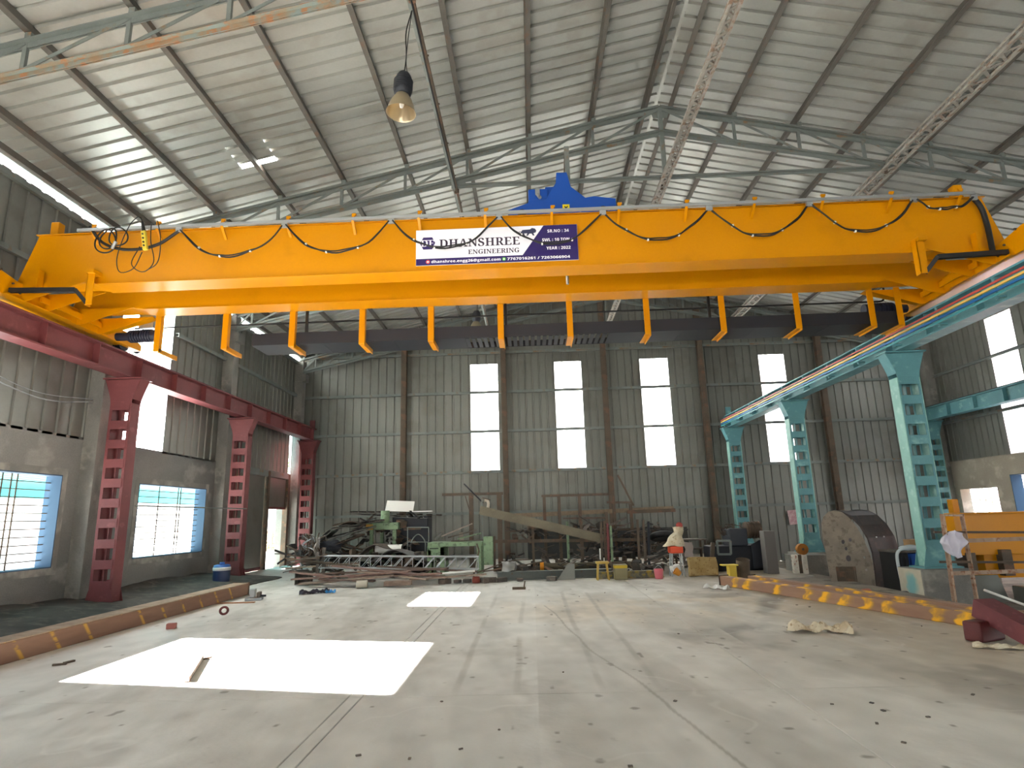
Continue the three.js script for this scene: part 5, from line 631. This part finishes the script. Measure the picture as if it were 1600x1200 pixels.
// ---------- rack, rag and stored girder by the right edge ----------
{ const z = -10.8, z2 = -11.5, t = thing('angle_rack', 'rust-speckled angle iron rack standing at the right frame edge', 'rack'), m = std({ map: mottled(0xb09a86, 0xa08570, 0x8a5c44, 0.6, 181, 0.56, 14), roughness: 0.8 }), P = (x, y) => at(x, y, z);
  const a = P(1473, 803), f = P(1501, 960), xe = a[0] + 2.4; mk('post', sweep([f[0] - 0.06, LOW, z], [a[0], a[1], z], secL(0.055, 0.008)), m, t); { const q = at(1529, 950, z2), q2 = at(1503, 803, z2); mk('post', sweep([q[0], LOW, z2], q2, secL(0.05, 0.008)), m, t); } mk('post', sweep([xe, LOW, z], [xe, a[1], z], secL(0.055, 0.008)), m, t);
  for (const [x, y] of [[1480, 849], [1490, 899]]) { const q = P(x, y); mk('shelf_rail', [sweep([q[0], q[1], z + 0.01], [xe, q[1] + 0.02, z + 0.01], secL(0.065, 0.008))], m, t); mk('rear_rail', bar([q[0] + 0.25, q[1] + 0.16, z2], [xe, q[1] + 0.1, z2], 0.04, 0.04), M.rust, t); }
  mk('end_tie', [bar([a[0], a[1] - 0.02, z], [at(1503, 803, z2)[0] + 0.02, at(1503, 803, z2)[1] - 0.03, z2], 0.03, 0.03)], m, t); mk('bottom_rail', bar([f[0] - 0.05, LOW + 0.07, z], [xe, LOW + 0.09, z], 0.05, 0.05), m, t); settle(t);
  const r = at(1490, 848, z + 0.04); one('white_rag', hanging(0.44, 0.44).translate(r[0] - 0.05, r[1] - 0.02, r[2] + 0.06), std({ color: 0xdad6e2, roughness: 0.9 }), 'white plastic rag tied to the upright of the angle rack', 'rag');
  one('mesh_strip', [bar([f[0] + 0.1, LOW + 0.03, z + 0.15], [xe, LOW + 0.05, z + 0.25], 0.16, 0.02), ...Array.from({ length: 16 }, (_, i) => rod([f[0] + 0.2 + i * 0.13, LOW + 0.045, z + 0.12], [f[0] + 0.28 + i * 0.13, LOW + 0.045, z + 0.28], 0.012, 5))], M.white, 'pale perforated strip on the ground below the angle rack', 'strip');
  one('white_pole', rod(at(1538, 922, -11.2), at(1600, 945, -10.6), 0.022), M.white, 'thin white pole lying behind the angle rack', 'pole'); one('grey_board', box(0.9, 0.5, 0.04, ...at(1530, 920, -12.4), -0.4), M.galv[1], 'grey metal board leaning behind the angle rack', 'board'); }
{ const t = thing('stored_girder', 'yellow crane girder section stored on the ground behind the angle rack', 'girder'), z = -12.9, a = at(1489, 806, z), y1 = a[1] + 0.02, x0 = a[0], x1 = 13.2;
  mk('web', rspan(x0, x1, 0.5, y1, z - 0.5, z, 0.01), M.yellow, t); mk('top_flange', rspan(x0 - 0.02, x1, y1, y1 + 0.03, z - 0.54, z + 0.06, 0.006), M.yellow, t); mk('lower_box', rspan(x0 + 0.5, x1, 0.05, 0.5, z - 0.5, z - 0.06, 0.01), M.yellow, t); mk('end_bracket', rspan(x0 + 0.1, x0 + 0.3, 0.2, 0.55, z - 0.3, z + 0.02), M.rust, t); mk('end_bracket', rspan(x0 + 0.75, x0 + 0.95, 0.1, 0.6, z - 0.2, z + 0.1), M.rust, t); mks('support', [rspan(x0 + 0.6, x0 + 0.8, LOW, 0.05, z - 0.45, z - 0.1), rspan(x1 - 1, x1 - 0.8, LOW, 0.05, z - 0.45, z - 0.1)], M.wood, t); settle(t);
  one('yellow_post', rspan(...((p) => [p[0] - 0.06, p[0] + 0.08, LOW, p[1]])(at(1488, 780, -13.8)), -13.9, -13.74, 0.01), M.yellow, 'yellow post standing behind the left end of the stored girder', 'post');
  one('grey_girder', rspan(9.0, 12.5, LOW, -0.02, -12.3, -12.0, 0.01), M.galv[0], 'light grey section lying below the stored yellow girder', 'girder'); }

// ---------- outside ----------
{ const t = thing('window_canopy', 'teal corrugated canopy outside the barred windows', 'canopy'), za = -9.75, zb = -26;
  for (let k = 0, n = 17; k < n; k++) mk('canopy_sheet', corr([XL - 0.33, 2.95, za + (zb - za) * k / n], [0, 0, -1], new THREE.Vector3(-1, -0.07, 0).normalize().toArray(), [0, 1, 0], (za - zb) / n, 0, 0, 3.35, 3.35, 3, 0.03), std({ color: 0x3f9aa0, roughness: 0.6 }), t);
  mk('fascia', span(XL - 3.82, XL - 3.8, 2.3, 2.74, za, zb), std({ color: 0x45a3a8, roughness: 0.6 }), t); for (const z of [-10.3, -14.2, -18.2, -25.5]) mk('post', rod([XL - 3.75, LOW, z], [XL - 3.75, 2.72, z], 0.05, 10), M.oxide, t); settle(t); }
{ const t = thing('neighbour_shed', 'white neighbouring shed across the yard beyond the barred windows', 'shed'); mk('wall', span(-21, -20.7, LOW, 3.4, 2, -32), M.white, t); mk('roof', bar([-22.5, 3.6, -15], [-20.3, 3.3, -15], 34, 0.06), std({ color: 0x3f9aa0, roughness: 0.6 }), t); for (const z of [-20, -26]) { mk('window', span(-20.7, -20.66, 1, 2.2, z, z - 1.6), M.bluegrey, t); } settle(t); }
{ const t = thing('rubble_wall', 'yellowish stone wall outside the open doorway', 'wall'), mats = [0xcbb48a, 0xb89d74, 0xd8c6a2].map((c) => std({ color: c, roughness: 1 })); for (let j = 0; j < 6; j++) for (let i = 0; i < 16; i++) { const w = 0.42, h = 0.2; mk('stone', rbox(w * rr(0.8, 1), h * rr(0.8, 1), 0.36 + rr(0, 0.08), -15.6 + rr(-0.02, 0.02), -0.08 + h * (j + 0.5), -33.5 - (i + (j % 2) * 0.5) * w, 0.03, Math.PI / 2), mats[Math.floor(rnd() * 3)], t); } settle(t); }
{ const t = thing('lattice_pole', 'pair of rusty poles outside the doorway', 'pole'); for (const z of [-32.2, -33.4]) mk('pole', rod([-13.6, -0.06, z], [-13.6, 1.2, z], 0.03), M.rust, t); settle(t); }
{ const t = thing('yard_building', 'pink and white building outside the right wall windows', 'building'); mk('wall', span(19.5, 19.8, LOW, 4, -14, -36), std({ color: 0xe9cfd2, roughness: 0.9 }), t); mk('pillar', span(19.2, 19.5, LOW, 4, -28.2, -28.5), std({ color: 0xd98f9a, roughness: 0.9 }), t); for (let k = 0; k < 14; k++) mk('roof_sheet', corr([18.2, 0.2 + k * 0.16, -24.6 - 0.02 * k], [0, 0.14, -1], [0, 1, 0], [-1, 0, 0.05], 2.9, 0, 0, 0.14, 0.14, 9, 0.05), M.galv[k % 3], t); settle(t); }
{ const t = thing('yard_tree', 'green leafy tree outside the narrow gap by the corner column', 'tree'), p = [-18.6, 0, -43.5]; mk('trunk', rod([p[0], LOW, p[2]], [p[0] + 0.1, 4.6, p[2]], 0.13, 10, 0.08), M.wood, t); const lf = []; for (let i = 0; i < 900; i++) { const a = rr(0, 6.28), r = 1.5 * Math.cbrt(rnd()), e = rr(-1, 1), q = Math.sqrt(1 - e * e); lf.push(box(0.17, 0.005, 0.1, p[0] + r * q * Math.cos(a), 5.4 + 1.5 * r * e * 0.8, p[2] + r * q * Math.sin(a), rr(-1, 1), a, rr(-1, 1))); } mk('crown', lf, std({ color: 0x6f9c3a, roughness: 0.8 }), t).userData.kind = 'stuff'; settle(t); }

renderer.render(scene, camera);
